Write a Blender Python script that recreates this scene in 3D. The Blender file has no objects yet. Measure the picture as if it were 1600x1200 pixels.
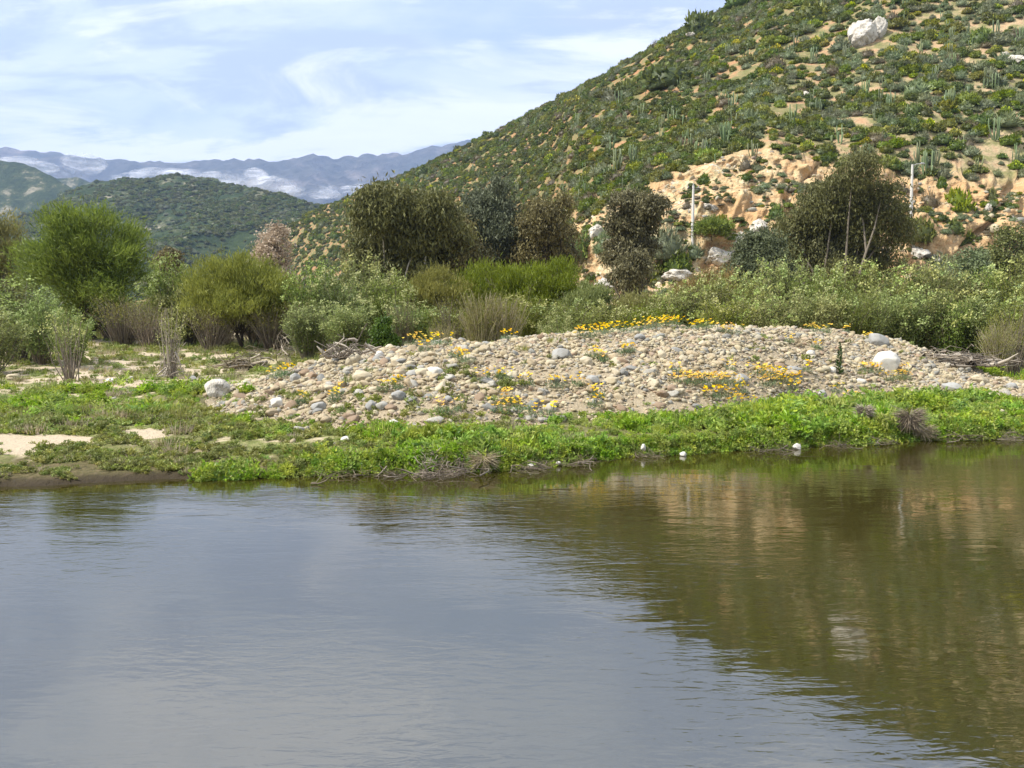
import bpy, bmesh, math
import numpy as np
from mathutils import Vector
from mathutils.bvhtree import BVHTree

rng = np.random.default_rng(11)
SC = bpy.context.scene
COL = SC.collection

# ------------------------------------------------------------------ camera
F = 1250.0            # focal length in pixels of the 1600 px wide photograph
CH = 2.4              # camera height above the water
PITCH = math.atan(85 / 1250.0)
cam = bpy.data.cameras.new('camera')
camo = bpy.data.objects.new('camera', cam)
COL.objects.link(camo)
camo.location = (0, 0, CH)
camo.rotation_euler = (math.pi / 2 - PITCH, 0, 0)
cam.sensor_width = 36
cam.lens = 36 * F / 1600
cam.clip_start = 0.1
cam.clip_end = 40000
SC.camera = camo

# ------------------------------------------------------------------ sky, sun, exposure
SUN = np.array([-0.80, -0.20, 1.0]); SUN = SUN / np.linalg.norm(SUN)
SUN_EL = math.asin(SUN[2]); SUN_AZ = math.atan2(SUN[0], SUN[1])
world = bpy.data.worlds.new('World'); SC.world = world; world.use_nodes = True
nt = world.node_tree; nt.nodes.clear()
def WN(t, **k):
    n = nt.nodes.new(t)
    for a, b in k.items(): setattr(n, a, b)
    return n
wl = nt.links.new
wo = WN('ShaderNodeOutputWorld'); bg = WN('ShaderNodeBackground'); bg.inputs['Strength'].default_value = 0.13
sky = WN('ShaderNodeTexSky', sky_type='NISHITA', sun_disc=False)
sky.sun_elevation = SUN_EL; sky.sun_rotation = SUN_AZ; sky.altitude = 200; sky.air_density = 1.0; sky.dust_density = 0.6
tc = WN('ShaderNodeTexCoord'); sep = WN('ShaderNodeSeparateXYZ'); wl(tc.outputs['Generated'], sep.inputs[0])
mx = WN('ShaderNodeMath', operation='MAXIMUM'); wl(sep.outputs['Z'], mx.inputs[0]); mx.inputs[1].default_value = 0.0
ad = WN('ShaderNodeMath', operation='ADD'); wl(mx.outputs[0], ad.inputs[0]); ad.inputs[1].default_value = 0.30
comb = WN('ShaderNodeCombineXYZ')
for i, ax in enumerate('XY'):
    dv = WN('ShaderNodeMath', operation='DIVIDE'); wl(sep.outputs[ax], dv.inputs[0]); wl(ad.outputs[0], dv.inputs[1]); wl(dv.outputs[0], comb.inputs[i])
def wnoise(scale, loc, detail, rough, dist):
    mp = WN('ShaderNodeMapping'); mp.inputs['Location'].default_value = loc; mp.inputs['Scale'].default_value = scale
    wl(comb.outputs[0], mp.inputs['Vector'])
    n = WN('ShaderNodeTexNoise'); n.inputs['Scale'].default_value = 1.0; n.inputs['Detail'].default_value = detail
    n.inputs['Roughness'].default_value = rough; n.inputs['Distortion'].default_value = dist
    wl(mp.outputs[0], n.inputs['Vector']); return n
def wramp(src, a, b):
    r = WN('ShaderNodeMapRange'); r.interpolation_type = 'SMOOTHSTEP'
    r.inputs['From Min'].default_value = a; r.inputs['From Max'].default_value = b
    wl(src, r.inputs['Value']); return r
def wmix(fac, a, b):
    m = WN('ShaderNodeMix', data_type='RGBA')
    if isinstance(fac, float): m.inputs[0].default_value = fac
    else: wl(fac, m.inputs[0])
    for i, s in ((6, a), (7, b)):
        if isinstance(s, tuple): m.inputs[i].default_value = (*s, 1)
        else: wl(s, m.inputs[i])
    return m.outputs[2]
veil = wramp(wnoise((1.3, 2.6, 1), (3.1, 1.7, 0), 9, 0.58, 0.4).outputs['Fac'], 0.36, 0.58)
white = wramp(wnoise((1.3, 2.9, 1), (5.25, 0.35, 0), 10, 0.64, 0.6).outputs['Fac'], 0.46, 0.58)
grey = wramp(wnoise((1.6, 4.2, 1), (1.3, 7.2, 0), 9, 0.62, 0.5).outputs['Fac'], 0.45, 0.57)
CL = 6.3      # cloud brightness against the physical sky
c1 = wmix(veil.outputs[0], (0.52 * CL, 0.63 * CL, 0.80 * CL), (0.86 * CL, 0.92 * CL, 0.99 * CL))
c1 = wmix(0.18, c1, sky.outputs[0])
gm = WN('ShaderNodeMath', operation='MULTIPLY'); gm.inputs[1].default_value = 0.95; wl(grey.outputs[0], gm.inputs[0])
c2 = wmix(gm.outputs[0], c1, (0.50 * CL, 0.59 * CL, 0.76 * CL))
wm = WN('ShaderNodeMath', operation='MULTIPLY'); wm.inputs[1].default_value = 0.75; wl(white.outputs[0], wm.inputs[0])
c3 = wmix(wm.outputs[0], c2, (1.12 * CL, 1.12 * CL, 1.12 * CL))
wl(c3, bg.inputs['Color']); wl(bg.outputs[0], wo.inputs['Surface'])

sl = bpy.data.lights.new('sun', 'SUN'); sl.energy = 5.0; sl.angle = math.radians(0.6); sl.color = (1.0, 0.95, 0.86)
so = bpy.data.objects.new('sun', sl); COL.objects.link(so)
so.rotation_euler = Vector(SUN).to_track_quat('Z', 'Y').to_euler()
SC.view_settings.view_transform = 'Standard'; SC.view_settings.look = 'None'
SC.view_settings.exposure = 0.80; SC.view_settings.gamma = 1.0
SC.render.engine = 'CYCLES'
SC.cycles.max_bounces = 6; SC.cycles.diffuse_bounces = 2; SC.cycles.glossy_bounces = 2; SC.cycles.transmission_bounces = 2
SC.cycles.volume_bounces = 0; SC.cycles.transparent_max_bounces = 12; SC.cycles.use_denoising = True
SC.cycles.caustics_reflective = False; SC.cycles.caustics_refractive = False

# ------------------------------------------------------------------ maths helpers
def ray(px, py):
    u = (px - 800) / F; v = (600 - py) / F
    return np.array([u, math.cos(PITCH) + v * math.sin(PITCH), -math.sin(PITCH) + v * math.cos(PITCH)])
def at(px, py, Y):
    d = ray(px, py); t = Y / d[1]
    return np.array([d[0] * t, Y, CH + d[2] * t])
def at_z(px, py, z):
    d = ray(px, py); t = (z - CH) / d[2]
    return d * t + np.array([0, 0, CH])
def h2(i, j, s):
    n = (i.astype(np.int64) * 374761393 + j.astype(np.int64) * 668265263 + s * 1442695041) & 0x7fffffff
    n = ((n ^ (n >> 13)) * 1274126177) & 0x7fffffff
    return ((n ^ (n >> 16)) & 0xffff) / 65535.0
def vnoise(x, y, s=0):
    x = np.asarray(x, float); y = np.asarray(y, float)
    i = np.floor(x); j = np.floor(y); fx = x - i; fy = y - j
    fx = fx * fx * fx * (fx * (fx * 6 - 15) + 10); fy = fy * fy * fy * (fy * (fy * 6 - 15) + 10)
    i = i.astype(np.int64); j = j.astype(np.int64)
    a = h2(i, j, s); b = h2(i + 1, j, s); c = h2(i, j + 1, s); d = h2(i + 1, j + 1, s)
    return (a * (1 - fx) + b * fx) * (1 - fy) + (c * (1 - fx) + d * fx) * fy
def fbm(x, y, s=0, o=4, g=0.5):
    t = 0; a = 1; n = 0; c, si = 0.8, 0.6
    for k in range(o):
        t = t + a * vnoise(x, y, s + k * 17); n += a; a *= g
        x, y = (x * c - y * si) * 2.03 + 5.3, (x * si + y * c) * 2.03 + 1.7
    return t / n
def ridged(x, y, s=0, o=4):
    t = 0; a = 1; n = 0
    for k in range(o):
        t = t + a * (1 - np.abs(2 * vnoise(x, y, s + k * 31) - 1)); n += a; a *= 0.5; x = x * 2.1 + 3.1; y = y * 2.1 + 7.9
    return t / n
def sst(a, b, x):
    t = np.clip((x - a) / (b - a), 0, 1); return t * t * (3 - 2 * t)
def unit(v): return v / (np.linalg.norm(v, axis=-1, keepdims=True) + 1e-9)
def rvec(n, r=None): return unit((r or rng).normal(size=(n, 3)))

# ------------------------------------------------------------------ mesh helpers
class MB:
    def __init__(s): s.V = []; s.F = []; s.n = 0; s.R = []
    def add(s, V, faces, m=0, r=0.5, smooth=False):
        V = np.asarray(V, float).reshape(-1, 3)
        s.V.append(V); s.F.append((np.asarray(faces, np.int64) + s.n, m, smooth))
        s.R.append(np.broadcast_to(np.asarray(r, float), (len(V),)).copy()); s.n += len(V)
    def mesh(s, name, mats, extra=None):
        me = bpy.data.meshes.new(name)
        V = np.concatenate(s.V); me.vertices.add(len(V)); me.vertices.foreach_set('co', V.astype(np.float32).ravel())
        loops = np.concatenate([f.ravel() for f, _, _ in s.F]) if s.F else np.zeros(0, int)
        tot = np.concatenate([np.full(len(f), f.shape[1]) for f, _, _ in s.F])
        st = np.concatenate([[0], np.cumsum(tot)[:-1]])
        me.loops.add(len(loops)); me.loops.foreach_set('vertex_index', loops.astype(np.int32))
        me.polygons.add(len(tot)); me.polygons.foreach_set('loop_start', st.astype(np.int32))
        me.polygons.foreach_set('material_index', np.concatenate([np.full(len(f), m) for f, m, _ in s.F]).astype(np.int32))
        me.polygons.foreach_set('use_smooth', np.concatenate([np.full(len(f), sm) for f, _, sm in s.F]).astype(bool))
        me.update(calc_edges=True)
        a = me.attributes.new('rnd', 'FLOAT', 'POINT'); a.data.foreach_set('value', np.concatenate(s.R).astype(np.float32))
        if extra:
            for k, v in extra.items():
                a = me.attributes.new(k, 'FLOAT', 'POINT'); a.data.foreach_set('value', v.astype(np.float32).ravel())
        for m in mats: me.materials.append(m)
        return me
def tag(o, label=None, cat=None, group=None, kind=None):
    if label: o['label'] = label
    if cat: o['category'] = cat
    if group: o['group'] = group
    if kind: o['kind'] = kind
    return o
def obj(name, me, parent=None):
    o = bpy.data.objects.new(name, me); COL.objects.link(o)
    if parent: o.parent = parent
    return o
def empty(name, loc, label, cat, group=None, rz=0):
    o = bpy.data.objects.new(name, None); COL.objects.link(o); o.empty_display_size = 0.3
    o.location = loc; o.rotation_euler = (0, 0, rz); return tag(o, label, cat, group)
def copy_tree(o, parent=None):
    c = o.copy(); COL.objects.link(c); c.parent = parent
    for ch in list(o.children): copy_tree(ch, c)
    return c
def leaves(mb, C, D, L, W, m=0, r=0.5, g=None):
    g = g or rng; n = len(C); L = np.broadcast_to(L, (n,))[:, None]; W = np.broadcast_to(W, (n,))[:, None]
    S = unit(np.cross(D, rvec(n, g))); N = np.cross(D, S)
    V = np.stack([C, C + D * L * 0.45 + S * W / 2 + N * W * .15, C + D * L, C + D * L * 0.45 - S * W / 2 + N * W * .15], 1)
    mb.add(V.reshape(-1, 3), np.arange(4 * n).reshape(n, 4), m, np.repeat(np.broadcast_to(r, (n,)), 4))
def tube(mb, P, R, k=5, m=0, r=0.5, smooth=True):
    P = np.asarray(P, float); n = len(P); T = unit(np.gradient(P, axis=0))
    up = np.array([0.13, 0.21, 1.0]) if abs(T[0][2]) < 0.8 else np.array([1.0, 0.17, 0.1])
    A = unit(np.cross(T, up)); B = np.cross(T, A); th = np.arange(k) * 2 * math.pi / k
    R = np.broadcast_to(np.asarray(R, float), (n,))
    V = P[:, None] + R[:, None, None] * (A[:, None] * np.cos(th)[None, :, None] + B[:, None] * np.sin(th)[None, :, None])
    i = np.arange(n - 1)[:, None] * k; j = np.arange(k)[None]; j2 = (j + 1) % k
    Q = np.stack([i + j, i + j2, i + k + j2, i + k + j], -1).reshape(-1, 4)
    mb.add(V.reshape(-1, 3), Q, m, r, smooth)
def curve(a, b, bend, n=5, g=None):
    g = g or rng; a = np.asarray(a, float); b = np.asarray(b, float); t = np.linspace(0, 1, n)[:, None]
    k = g.normal(size=3) * bend * np.linalg.norm(b - a)
    return a + (b - a) * t + k * np.sin(t * math.pi) + g.normal(size=(n, 3)) * bend * 0.15 * np.linalg.norm(b - a) * (t > 0) * (t < 1)

# ------------------------------------------------------------------ material helpers
class NB:
    def __init__(s, name):
        s.m = bpy.data.materials.new(name); s.m.use_nodes = True; s.t = s.m.node_tree; s.t.nodes.clear()
        s.out = s.t.nodes.new('ShaderNodeOutputMaterial')
    def n(s, t, **k):
        n = s.t.nodes.new(t)
        for a, b in k.items(): setattr(n, a, b)
        return n
    def l(s, a, b): s.t.links.new(a, b)
    def put(s, sock, v):
        if v is None: return
        if isinstance(v, bpy.types.NodeSocket): s.l(v, sock)
        elif isinstance(v, (tuple, list)) and len(v) == 3 and sock.type == 'RGBA': sock.default_value = (*v, 1)
        else: sock.default_value = v
    def attr(s, name): return s.n('ShaderNodeAttribute', attribute_name=name).outputs['Fac']
    def orand(s): return s.n('ShaderNodeObjectInfo').outputs['Random']
    def math(s, op, a, b=0.0):
        n = s.n('ShaderNodeMath', operation=op); s.put(n.inputs[0], a); s.put(n.inputs[1], b); return n.outputs[0]
    def mix(s, f, a, b, mode='MIX'):
        n = s.n('ShaderNodeMix', data_type='RGBA', blend_type=mode); s.put(n.inputs[0], f); s.put(n.inputs[6], a); s.put(n.inputs[7], b); return n.outputs[2]
    def rng(s, v, a, b, c=0.0, d=1.0):
        n = s.n('ShaderNodeMapRange'); s.put(n.inputs[0], v)
        for i, x in enumerate((a, b, c, d)): n.inputs[i + 1].default_value = x
        return n.outputs[0]
    def pos(s): return s.n('ShaderNodeNewGeometry').outputs['Position']
    def noise(s, scale, detail=4, rough=0.55, dist=0.0, vec=None, stretch=None):
        v = vec or s.pos()
        if stretch:
            mp = s.n('ShaderNodeMapping'); mp.inputs['Scale'].default_value = stretch; s.l(v, mp.inputs[0]); v = mp.outputs[0]
        n = s.n('ShaderNodeTexNoise'); s.l(v, n.inputs['Vector']); n.inputs['Scale'].default_value = scale
        n.inputs['Detail'].default_value = detail; n.inputs['Roughness'].default_value = rough; n.inputs['Distortion'].default_value = dist
        return n.outputs['Fac']
    def ramp(s, v, stops):
        n = s.n('ShaderNodeValToRGB'); s.l(v, n.inputs[0]); e = n.color_ramp.elements
        while len(e) < len(stops): e.new(0.5)
        for i, (p, c) in enumerate(stops): e[i].position = p; e[i].color = (*c, 1)
        return n.outputs[0]
    def bump(s, h, st=0.5, dist=0.05, nrm=None):
        n = s.n('ShaderNodeBump'); s.l(h, n.inputs['Height']); n.inputs['Strength'].default_value = st; n.inputs['Distance'].default_value = dist
        if nrm: s.l(nrm, n.inputs['Normal'])
        return n.outputs[0]
    def pbr(s, col, rough=0.8, spec=0.3, nrm=None):
        p = s.n('ShaderNodeBsdfPrincipled'); s.put(p.inputs['Base Color'], col); s.put(p.inputs['Roughness'], rough)
        p.inputs['Specular IOR Level'].default_value = spec
        if nrm: s.l(nrm, p.inputs['Normal'])
        return p.outputs[0]
    def done(s, sh, disp=None): s.l(sh, s.out.inputs['Surface']); return s.m

def leaf_mat(name, a, b, trans=0.35, var=0.5, rough=0.5, spec=0.3, hue=0.03):
    k = NB(name); r = k.attr('rnd'); o = k.orand()
    c = k.mix(r, a, b)
    h = k.n('ShaderNodeHueSaturation'); k.put(h.inputs['Hue'], k.rng(k.math('FRACT', k.math('MULTIPLY', o, 7.31)), 0, 1, 0.5 - hue, 0.5 + hue))
    k.put(h.inputs['Value'], k.rng(o, 0, 1, 1 - var / 2, 1 + var / 2)); k.put(h.inputs['Saturation'], k.rng(k.math('FRACT', k.math('MULTIPLY', o, 3.7)), 0, 1, 0.85, 1.1))
    k.put(h.inputs['Color'], c); c = h.outputs[0]
    t = k.n('ShaderNodeBsdfTranslucent'); k.put(t.inputs['Color'], c)
    ms = k.n('ShaderNodeMixShader'); ms.inputs[0].default_value = trans
    k.l(k.pbr(c, rough, spec), ms.inputs[1]); k.l(t.outputs[0], ms.inputs[2])
    return k.done(ms.outputs[0])
def bark_mat(name, a, b, scale=6):
    k = NB(name); n = k.noise(scale, 5, 0.6, 0, k.n('ShaderNodeTexCoord').outputs['Object'], (3, 3, 0.6))
    return k.done(k.pbr(k.mix(n, a, b), 0.85, 0.2, k.bump(n, 0.6, 0.03)))

M = {}
M['acacia'] = leaf_mat('acacia_leaf', (0.06, 0.11, 0.008), (0.30, 0.38, 0.03), 0.4, 0.15, hue=0.004)
M['yellow_acacia'] = leaf_mat('yellow_acacia_leaf', (0.12, 0.14, 0.018), (0.38, 0.385, 0.07), 0.4, 0.15, hue=0.004)
M['olive'] = leaf_mat('olive_leaf', (0.15, 0.15, 0.03), (0.32, 0.30, 0.08), 0.35, 0.15, hue=0.004)
M['euc'] = leaf_mat('gum_leaf', (0.045, 0.050, 0.015), (0.215, 0.21, 0.078), 0.2, 0.15, 0.5, 0.22, hue=0.008)
M['euc_brown'] = leaf_mat('brownish_gum_leaf', (0.045, 0.040, 0.014), (0.25, 0.215, 0.09), 0.2, 0.15, 0.5, 0.22, hue=0.008)
M['euc_blue'] = leaf_mat('bluish_gum_leaf', (0.038, 0.052, 0.022), (0.18, 0.205, 0.10), 0.2, 0.15, 0.5, 0.22, hue=0.008)
M['pink'] = leaf_mat('pinkish_leaf', (0.26, 0.19, 0.12), (0.60, 0.48, 0.35), 0.2, 0.1, hue=0.0)
M['willow'] = leaf_mat('willow_leaf', (0.075, 0.105, 0.018), (0.33, 0.37, 0.10), 0.35, 0.4)
M['feather'] = leaf_mat('feathery_green_leaf', (0.075, 0.10, 0.012), (0.28, 0.31, 0.05), 0.4, 0.35, hue=0.010)
M['rust'] = leaf_mat('rusty_leaf', (0.17, 0.12, 0.03), (0.32, 0.22, 0.055), 0.35, 0.15, hue=0.004)
M['cream'] = leaf_mat('cream_blossom', (0.30, 0.35, 0.09), (0.52, 0.55, 0.22), 0.3, 0.2)
M['darkgreen'] = leaf_mat('dark_green_leaf', (0.03, 0.07, 0.012), (0.09, 0.16, 0.02), 0.3, 0.2)
M['herb'] = leaf_mat('herb_leaf', (0.065, 0.135, 0.010), (0.50, 0.62, 0.09), 0.45, 0.45, 0.45)
M['weed'] = leaf_mat('weed_leaf', (0.11, 0.14, 0.02), (0.42, 0.44, 0.12), 0.35, 0.5)
M['poppy_leaf'] = leaf_mat('poppy_leaf', (0.11, 0.17, 0.075), (0.23, 0.30, 0.15), 0.3, 0.3)
M['poppy'] = leaf_mat('poppy_petal', (0.94, 0.50, 0.006), (0.97, 0.78, 0.02), 0.45, 0.1, 0.4, 0.2, 0.008)
M['straw'] = leaf_mat('dry_straw', (0.26, 0.21, 0.13), (0.52, 0.44, 0.29), 0.2, 0.3, hue=0.004)
M['twig'] = leaf_mat('grey_twig', (0.11, 0.085, 0.06), (0.25, 0.205, 0.15), 0.0, 0.3, hue=0.004)
M['bleached'] = leaf_mat('bleached_wood', (0.22, 0.18, 0.135), (0.42, 0.36, 0.28), 0.0, 0.2, hue=0.004)
M['brown_twig'] = leaf_mat('brown_twig', (0.085, 0.068, 0.036), (0.20, 0.165, 0.09), 0.0, 0.2, hue=0.004)
M['scrub'] = leaf_mat('scrub_leaf', (0.050, 0.072, 0.014), (0.22, 0.25, 0.05), 0.2, 0.6)
M['scrub_silver'] = leaf_mat('silvery_scrub_leaf', (0.10, 0.125, 0.055), (0.29, 0.32, 0.17), 0.2, 0.5)
M['scrub_yellow'] = leaf_mat('yellow_green_scrub_leaf', (0.12, 0.15, 0.015), (0.30, 0.32, 0.035), 0.3, 0.5)
M['scrub_bloom'] = leaf_mat('yellow_scrub_bloom', (0.45, 0.46, 0.02), (0.75, 0.72, 0.04), 0.3, 0.3)
M['cactus'] = leaf_mat('cactus_skin', (0.10, 0.135, 0.05), (0.20, 0.24, 0.115), 0.0, 0.4)
M['bark'] = bark_mat('grey_bark', (0.10, 0.085, 0.065), (0.26, 0.22, 0.17))
M['darkbark'] = bark_mat('dark_bark', (0.035, 0.028, 0.02), (0.10, 0.08, 0.06))
M['palebark'] = bark_mat('pale_bark', (0.32, 0.29, 0.24), (0.58, 0.54, 0.47))

def stone_mat(name, stops, sc=9):
    k = NB(name); oc = k.n('ShaderNodeTexCoord').outputs['Object']; o = k.orand()
    base = k.ramp(o, stops)
    n = k.noise(sc, 6, 0.65, 0, oc); n2 = k.noise(sc * 5, 3, 0.6, 0, oc)
    c = k.mix(k.rng(n, 0.35, 0.7), base, k.mix(1.0, base, (0.72, 0.68, 0.62), 'MULTIPLY'))
    c = k.mix(k.rng(n2, 0.6, 0.8, 0, 0.35), c, (0.12, 0.11, 0.09))
    return k.done(k.pbr(c, 0.85, 0.25, k.bump(n, 0.4, 0.02)))
M['stone'] = stone_mat('river_stone', [(0, (0.30, 0.24, 0.15)), (0.25, (0.42, 0.36, 0.235)), (0.45, (0.50, 0.44, 0.30)), (0.6, (0.38, 0.35, 0.28)), (0.72, (0.24, 0.24, 0.22)), (0.85, (0.36, 0.26, 0.175)), (1, (0.52, 0.47, 0.35))], 4)
M['stone_white'] = stone_mat('white_stone', [(0, (0.58, 0.56, 0.51)), (1, (0.68, 0.66, 0.61))], 3)
M['stone_grey'] = stone_mat('grey_stone', [(0, (0.27, 0.27, 0.26)), (1, (0.38, 0.38, 0.36))], 3)
M['stone_tan'] = stone_mat('tan_stone', [(0, (0.44, 0.38, 0.26)), (1, (0.52, 0.46, 0.34))], 3)
k = NB('outcrop_rock'); oc = k.n('ShaderNodeTexCoord').outputs['Object']; n = k.noise(0.7, 7, 0.7, 0.6, oc); n2 = k.noise(2.6, 5, 0.7, 0.4, oc, (1, 1, .5))
c = k.ramp(n, [(0.32, (0.30, 0.26, 0.21)), (0.45, (0.50, 0.46, 0.39)), (0.58, (0.62, 0.58, 0.51)), (0.75, (0.50, 0.42, 0.32))]); c = k.mix(k.rng(n2, .56, .66, 0, .85), c, (0.14, 0.12, 0.10))
M['outcrop'] = k.done(k.pbr(c, .9, .15, k.bump(n2, .8, .25)))
M['outcrop_old'] = stone_mat('outcrop_rock', [(0, (0.46, 0.41, 0.34)), (1, (0.60, 0.55, 0.48))], 0.8)

# ------------------------------------------------------------------ near ground
shore_px = [(-400, 785), (-100, 768), (0, 762), (200, 753), (400, 746), (560, 741), (700, 738), (800, 733), (900, 723), (1000, 711), (1150, 704), (1300, 695), (1450, 688), (1600, 683), (1800, 675), (2100, 665)]
_s = np.array([at_z(x, y, 0.0) for x, y in shore_px]); SHX = np.concatenate([[_s[0, 0] - 300], _s[:, 0], [_s[-1, 0] + 300]])
SHY = np.concatenate([[_s[0, 1] - 45], _s[:, 1], [_s[-1, 1] + 45]])
def shoreY(x): return np.interp(x, SHX, SHY) + 0.22 * (fbm(x * 0.9, x * 0 + 3, 5) - 0.5) * 2 + 0.10 * (vnoise(x * 4.1, x * 0, 9) - 0.5) * 2
_b = [(200, 625, 0.3, 620), (300, 640, 1.0, 622), (400, 655, 3.4, 598), (470, 660, 4.6, 578), (550, 664, 5.2, 556), (600, 667, 5.6, 546), (700, 668, 6.2, 537), (850, 657, 6.8, 530), (950, 652, 7.0, 518), (1050, 648, 7.0, 511), (1150, 640, 6.6, 514), (1300, 622, 6.0, 520), (1400, 617, 5.2, 534), (1460, 617, 4.6, 557), (1550, 618, 3.6, 590), (1650, 622, 2.0, 612), (1800, 625, .5, 622)]
_az = []; _yb = []; _yr = []; _zr = []
for px, pb, w, pr in _b:
    q = at_z(px, pb, 0.45); _az.append(q[0] / q[1]); _yb.append(q[1]); _yr.append(q[1] + w); _zr.append(at(px, pr, q[1] + w)[2])
_az = np.array(_az)
def mound(x, y):
    yy = np.maximum(y, 1.0); az = x / yy
    yb = np.interp(az, _az, _yb); yr = np.interp(az, _az, _yr); zr = np.interp(az, _az, _zr)
    t = (y - yb) / np.maximum(yr - yb, 0.3)
    return t, yb, yr, zr
DTAB = [(-400, 2.5), (-40, 2.0), (-16, 1.2), (-13.6, 0.7), (-12.4, 0), (-11, -0.7), (-5, -1.0), (-1.0, -0.45), (0, -0.01), (0.25, 0.09), (1, 0.17), (2.2, 0.32), (10, 0.46), (22, 0.82), (33, 1.3), (45, 1.65), (70, 2.1), (100, 2.8), (400, 4), (20000, 14)]
def ground(x, y):
    x = np.asarray(x, float); y = np.asarray(y, float)
    d = y - shoreY(x)
    z = np.interp(d, [a for a, _ in DTAB], [b for _, b in DTAB])
    steep = sst(-4.5, -1.5, x)
    z = z + steep * 0.16 * sst(0.0, 0.22, d) * (1 - sst(1.2, 4, d))
    z = z + (fbm(x * .9, y * .9, 21) - 0.5) * 0.13 * sst(0.1, 1.5, d) * (d < 200) + (fbm(x * .15, y * .15, 22) - 0.5) * 0.5 * sst(10, 25, d)
    t, yb, yr, zr = mound(x, y)
    f = np.where(t < 1, 1 - (1 - np.clip(t, 0, 1)) ** 1.5, np.cos(np.clip((y - yr) / 5.5, 0, 1) * math.pi) * 0.5 + 0.5)
    zm = 0.42 + (zr - 0.42) * f + (fbm(x * .7, y * .7, 31) - 0.5) * 0.35 * sst(0, .3, f) * f + (fbm(x * 2.5, y * 2.5, 32) - 0.5) * 0.10
    on = (t > 0) & (zr > 0.55)
    return np.where(on, np.maximum(z, zm), z)
def warp(a, b, step, lo, hi, g=1.16):
    c = list(np.arange(a, b + 1e-6, step)); s = step; v = c[-1]
    while v < hi: s *= g; v += s; c.append(v)
    s = step; v = c[0]; pre = []
    while v > lo: s *= g; v -= s; pre.append(v)
    return np.array(pre[::-1] + c)
def masks(x, y):
    """lush, weeds, sand, gravel, mud: what grows or lies where on the near ground"""
    d = y - shoreY(x); az = x / np.maximum(y, 1); p = 800 + F * az
    t, yb, yr, zr = mound(x, y)
    nz = fbm(x * .8, y * .8, 41) ; n2 = fbm(x * 2.2, y * 2.2, 42)
    grav = ((t > -0.06 - 0.2 * (n2 - .5)) & (y < yr + 3.5) & (p > 325) & (p < 1640)).astype(float) * sst(0.47, 0.62, zr)
    grav = np.maximum(grav, 0)
    sandp = np.maximum.reduce([sst(1.25, 0.75, ((p - 20) / 135) ** 2 + ((d - 2.9) / 1.15) ** 2 + (n2 - .5) * 1.2),
                               sst(1.2, 0.8, ((p - 228) / 45) ** 2 + ((d - 3.7) / .8) ** 2 + (n2 - .5) * 1.4),
                               sst(1.2, 0.8, ((p - 1045) / 55) ** 2 + ((y - yb + .1) / .35) ** 2 + (n2 - .5)) * (p > 900)])
    left = sst(420, 300, p)
    lushL = left * sst(4.5, 6.8, d + (nz - .5) * 5) * sst(14.5, 11.5, d + (nz - .5) * 6) * sst(0.30, 0.48, nz)
    lushR = sst(330, 400, p + (d - 3) * 30) * sst(0.02, 0.14, d + sst(1000, 700, p) * (n2 - .62) * .9) * sst(0.25, -0.25, y - yb + (n2 - .5) * 1.6) * sst(0.36, 0.46, nz + sst(1000, 1200, p) * .12 + .25 * sst(1.4, .5, d))
    lushD = sst(1440, 1500, p) * (y > yb + 1.2) * sst(26, 20, y - 12) * (1 - grav * .8)
    lush = np.clip(np.maximum.reduce([lushL, lushR, lushD * (t > 1)]) * (1 - sandp), 0, 1) * (d > -0.04)
    weeds = np.clip(np.maximum(sst(0.02, 0.25, d), 0) * sst(60, 35, d) * (1 - sandp * 0.995) * (1 - grav * .86) * (0.35 + 0.65 * np.maximum(sst(.45, .6, nz), sst(5, 3.5, d) * sst(.36, .46, n2))), 0, 1)
    sand = np.maximum(sandp, sst(12, 16, d) * left * sst(.66, .50, nz))
    mud = sst(1.3, 0.2, d + (n2 - .5) * 1.5) + left * .45 * sst(4.4, 3.2, d) * (1 - sandp)
    return lush, weeds, np.clip(sand, 0, 1), grav, np.clip(mud, 0, 1)

gx = warp(-19, 24, 0.15, -7000, 7000); gy = warp(9.0, 42, 0.15, -120, 6500)
X, Y = np.meshgrid(gx, gy); Z = ground(X, Y)
lu, we, sa, gr, mu = masks(X, Y)
nx, ny = len(gx), len(gy)
I = (np.arange(ny - 1)[:, None] * nx + np.arange(nx - 1)[None]).ravel()
mb = MB(); gV = np.stack([X, Y, Z], -1).reshape(-1, 3); gQ = np.stack([I, I + 1, I + nx + 1, I + nx], -1)
mb.add(gV, gQ, 0, 0.5, True)
k = NB('river_bank_ground')
nA = k.noise(1.3, 6, 0.6); nB = k.noise(9, 5, 0.65); nC = k.noise(45, 4, 0.6)
soil = k.ramp(nB, [(0.3, (0.28, 0.22, 0.13)), (0.5, (0.44, 0.37, 0.24)), (0.7, (0.58, 0.50, 0.34))])
green = k.ramp(nB, [(0.3, (0.10, 0.12, 0.03)), (0.5, (0.19, 0.20, 0.07)), (0.7, (0.34, 0.31, 0.15))])
sandc = k.ramp(nC, [(0.25, (0.40, 0.33, 0.23)), (0.5, (0.47, 0.385, 0.27)), (0.75, (0.54, 0.45, 0.325))])
mudc = k.ramp(nB, [(0.3, (0.055, 0.045, 0.022)), (0.5, (0.11, 0.095, 0.04)), (0.7, (0.19, 0.14, 0.085))])
gravc = k.ramp(nC, [(0.3, (0.20, 0.16, 0.10)), (0.5, (0.35, 0.285, 0.19)), (0.72, (0.48, 0.40, 0.28))])
def mk(a, nn, lo=0.35, hi=0.65): return k.rng(k.math('ADD', k.math('MULTIPLY', k.math('SUBTRACT', nn, 0.5), 0.6), a), lo, hi)
c = k.mix(mk(k.attr('weeds'), nA), soil, green)
c = k.mix(mk(k.attr('sand'), nB), c, sandc)
c = k.mix(mk(k.attr('gravel'), nB), c, gravc)
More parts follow.
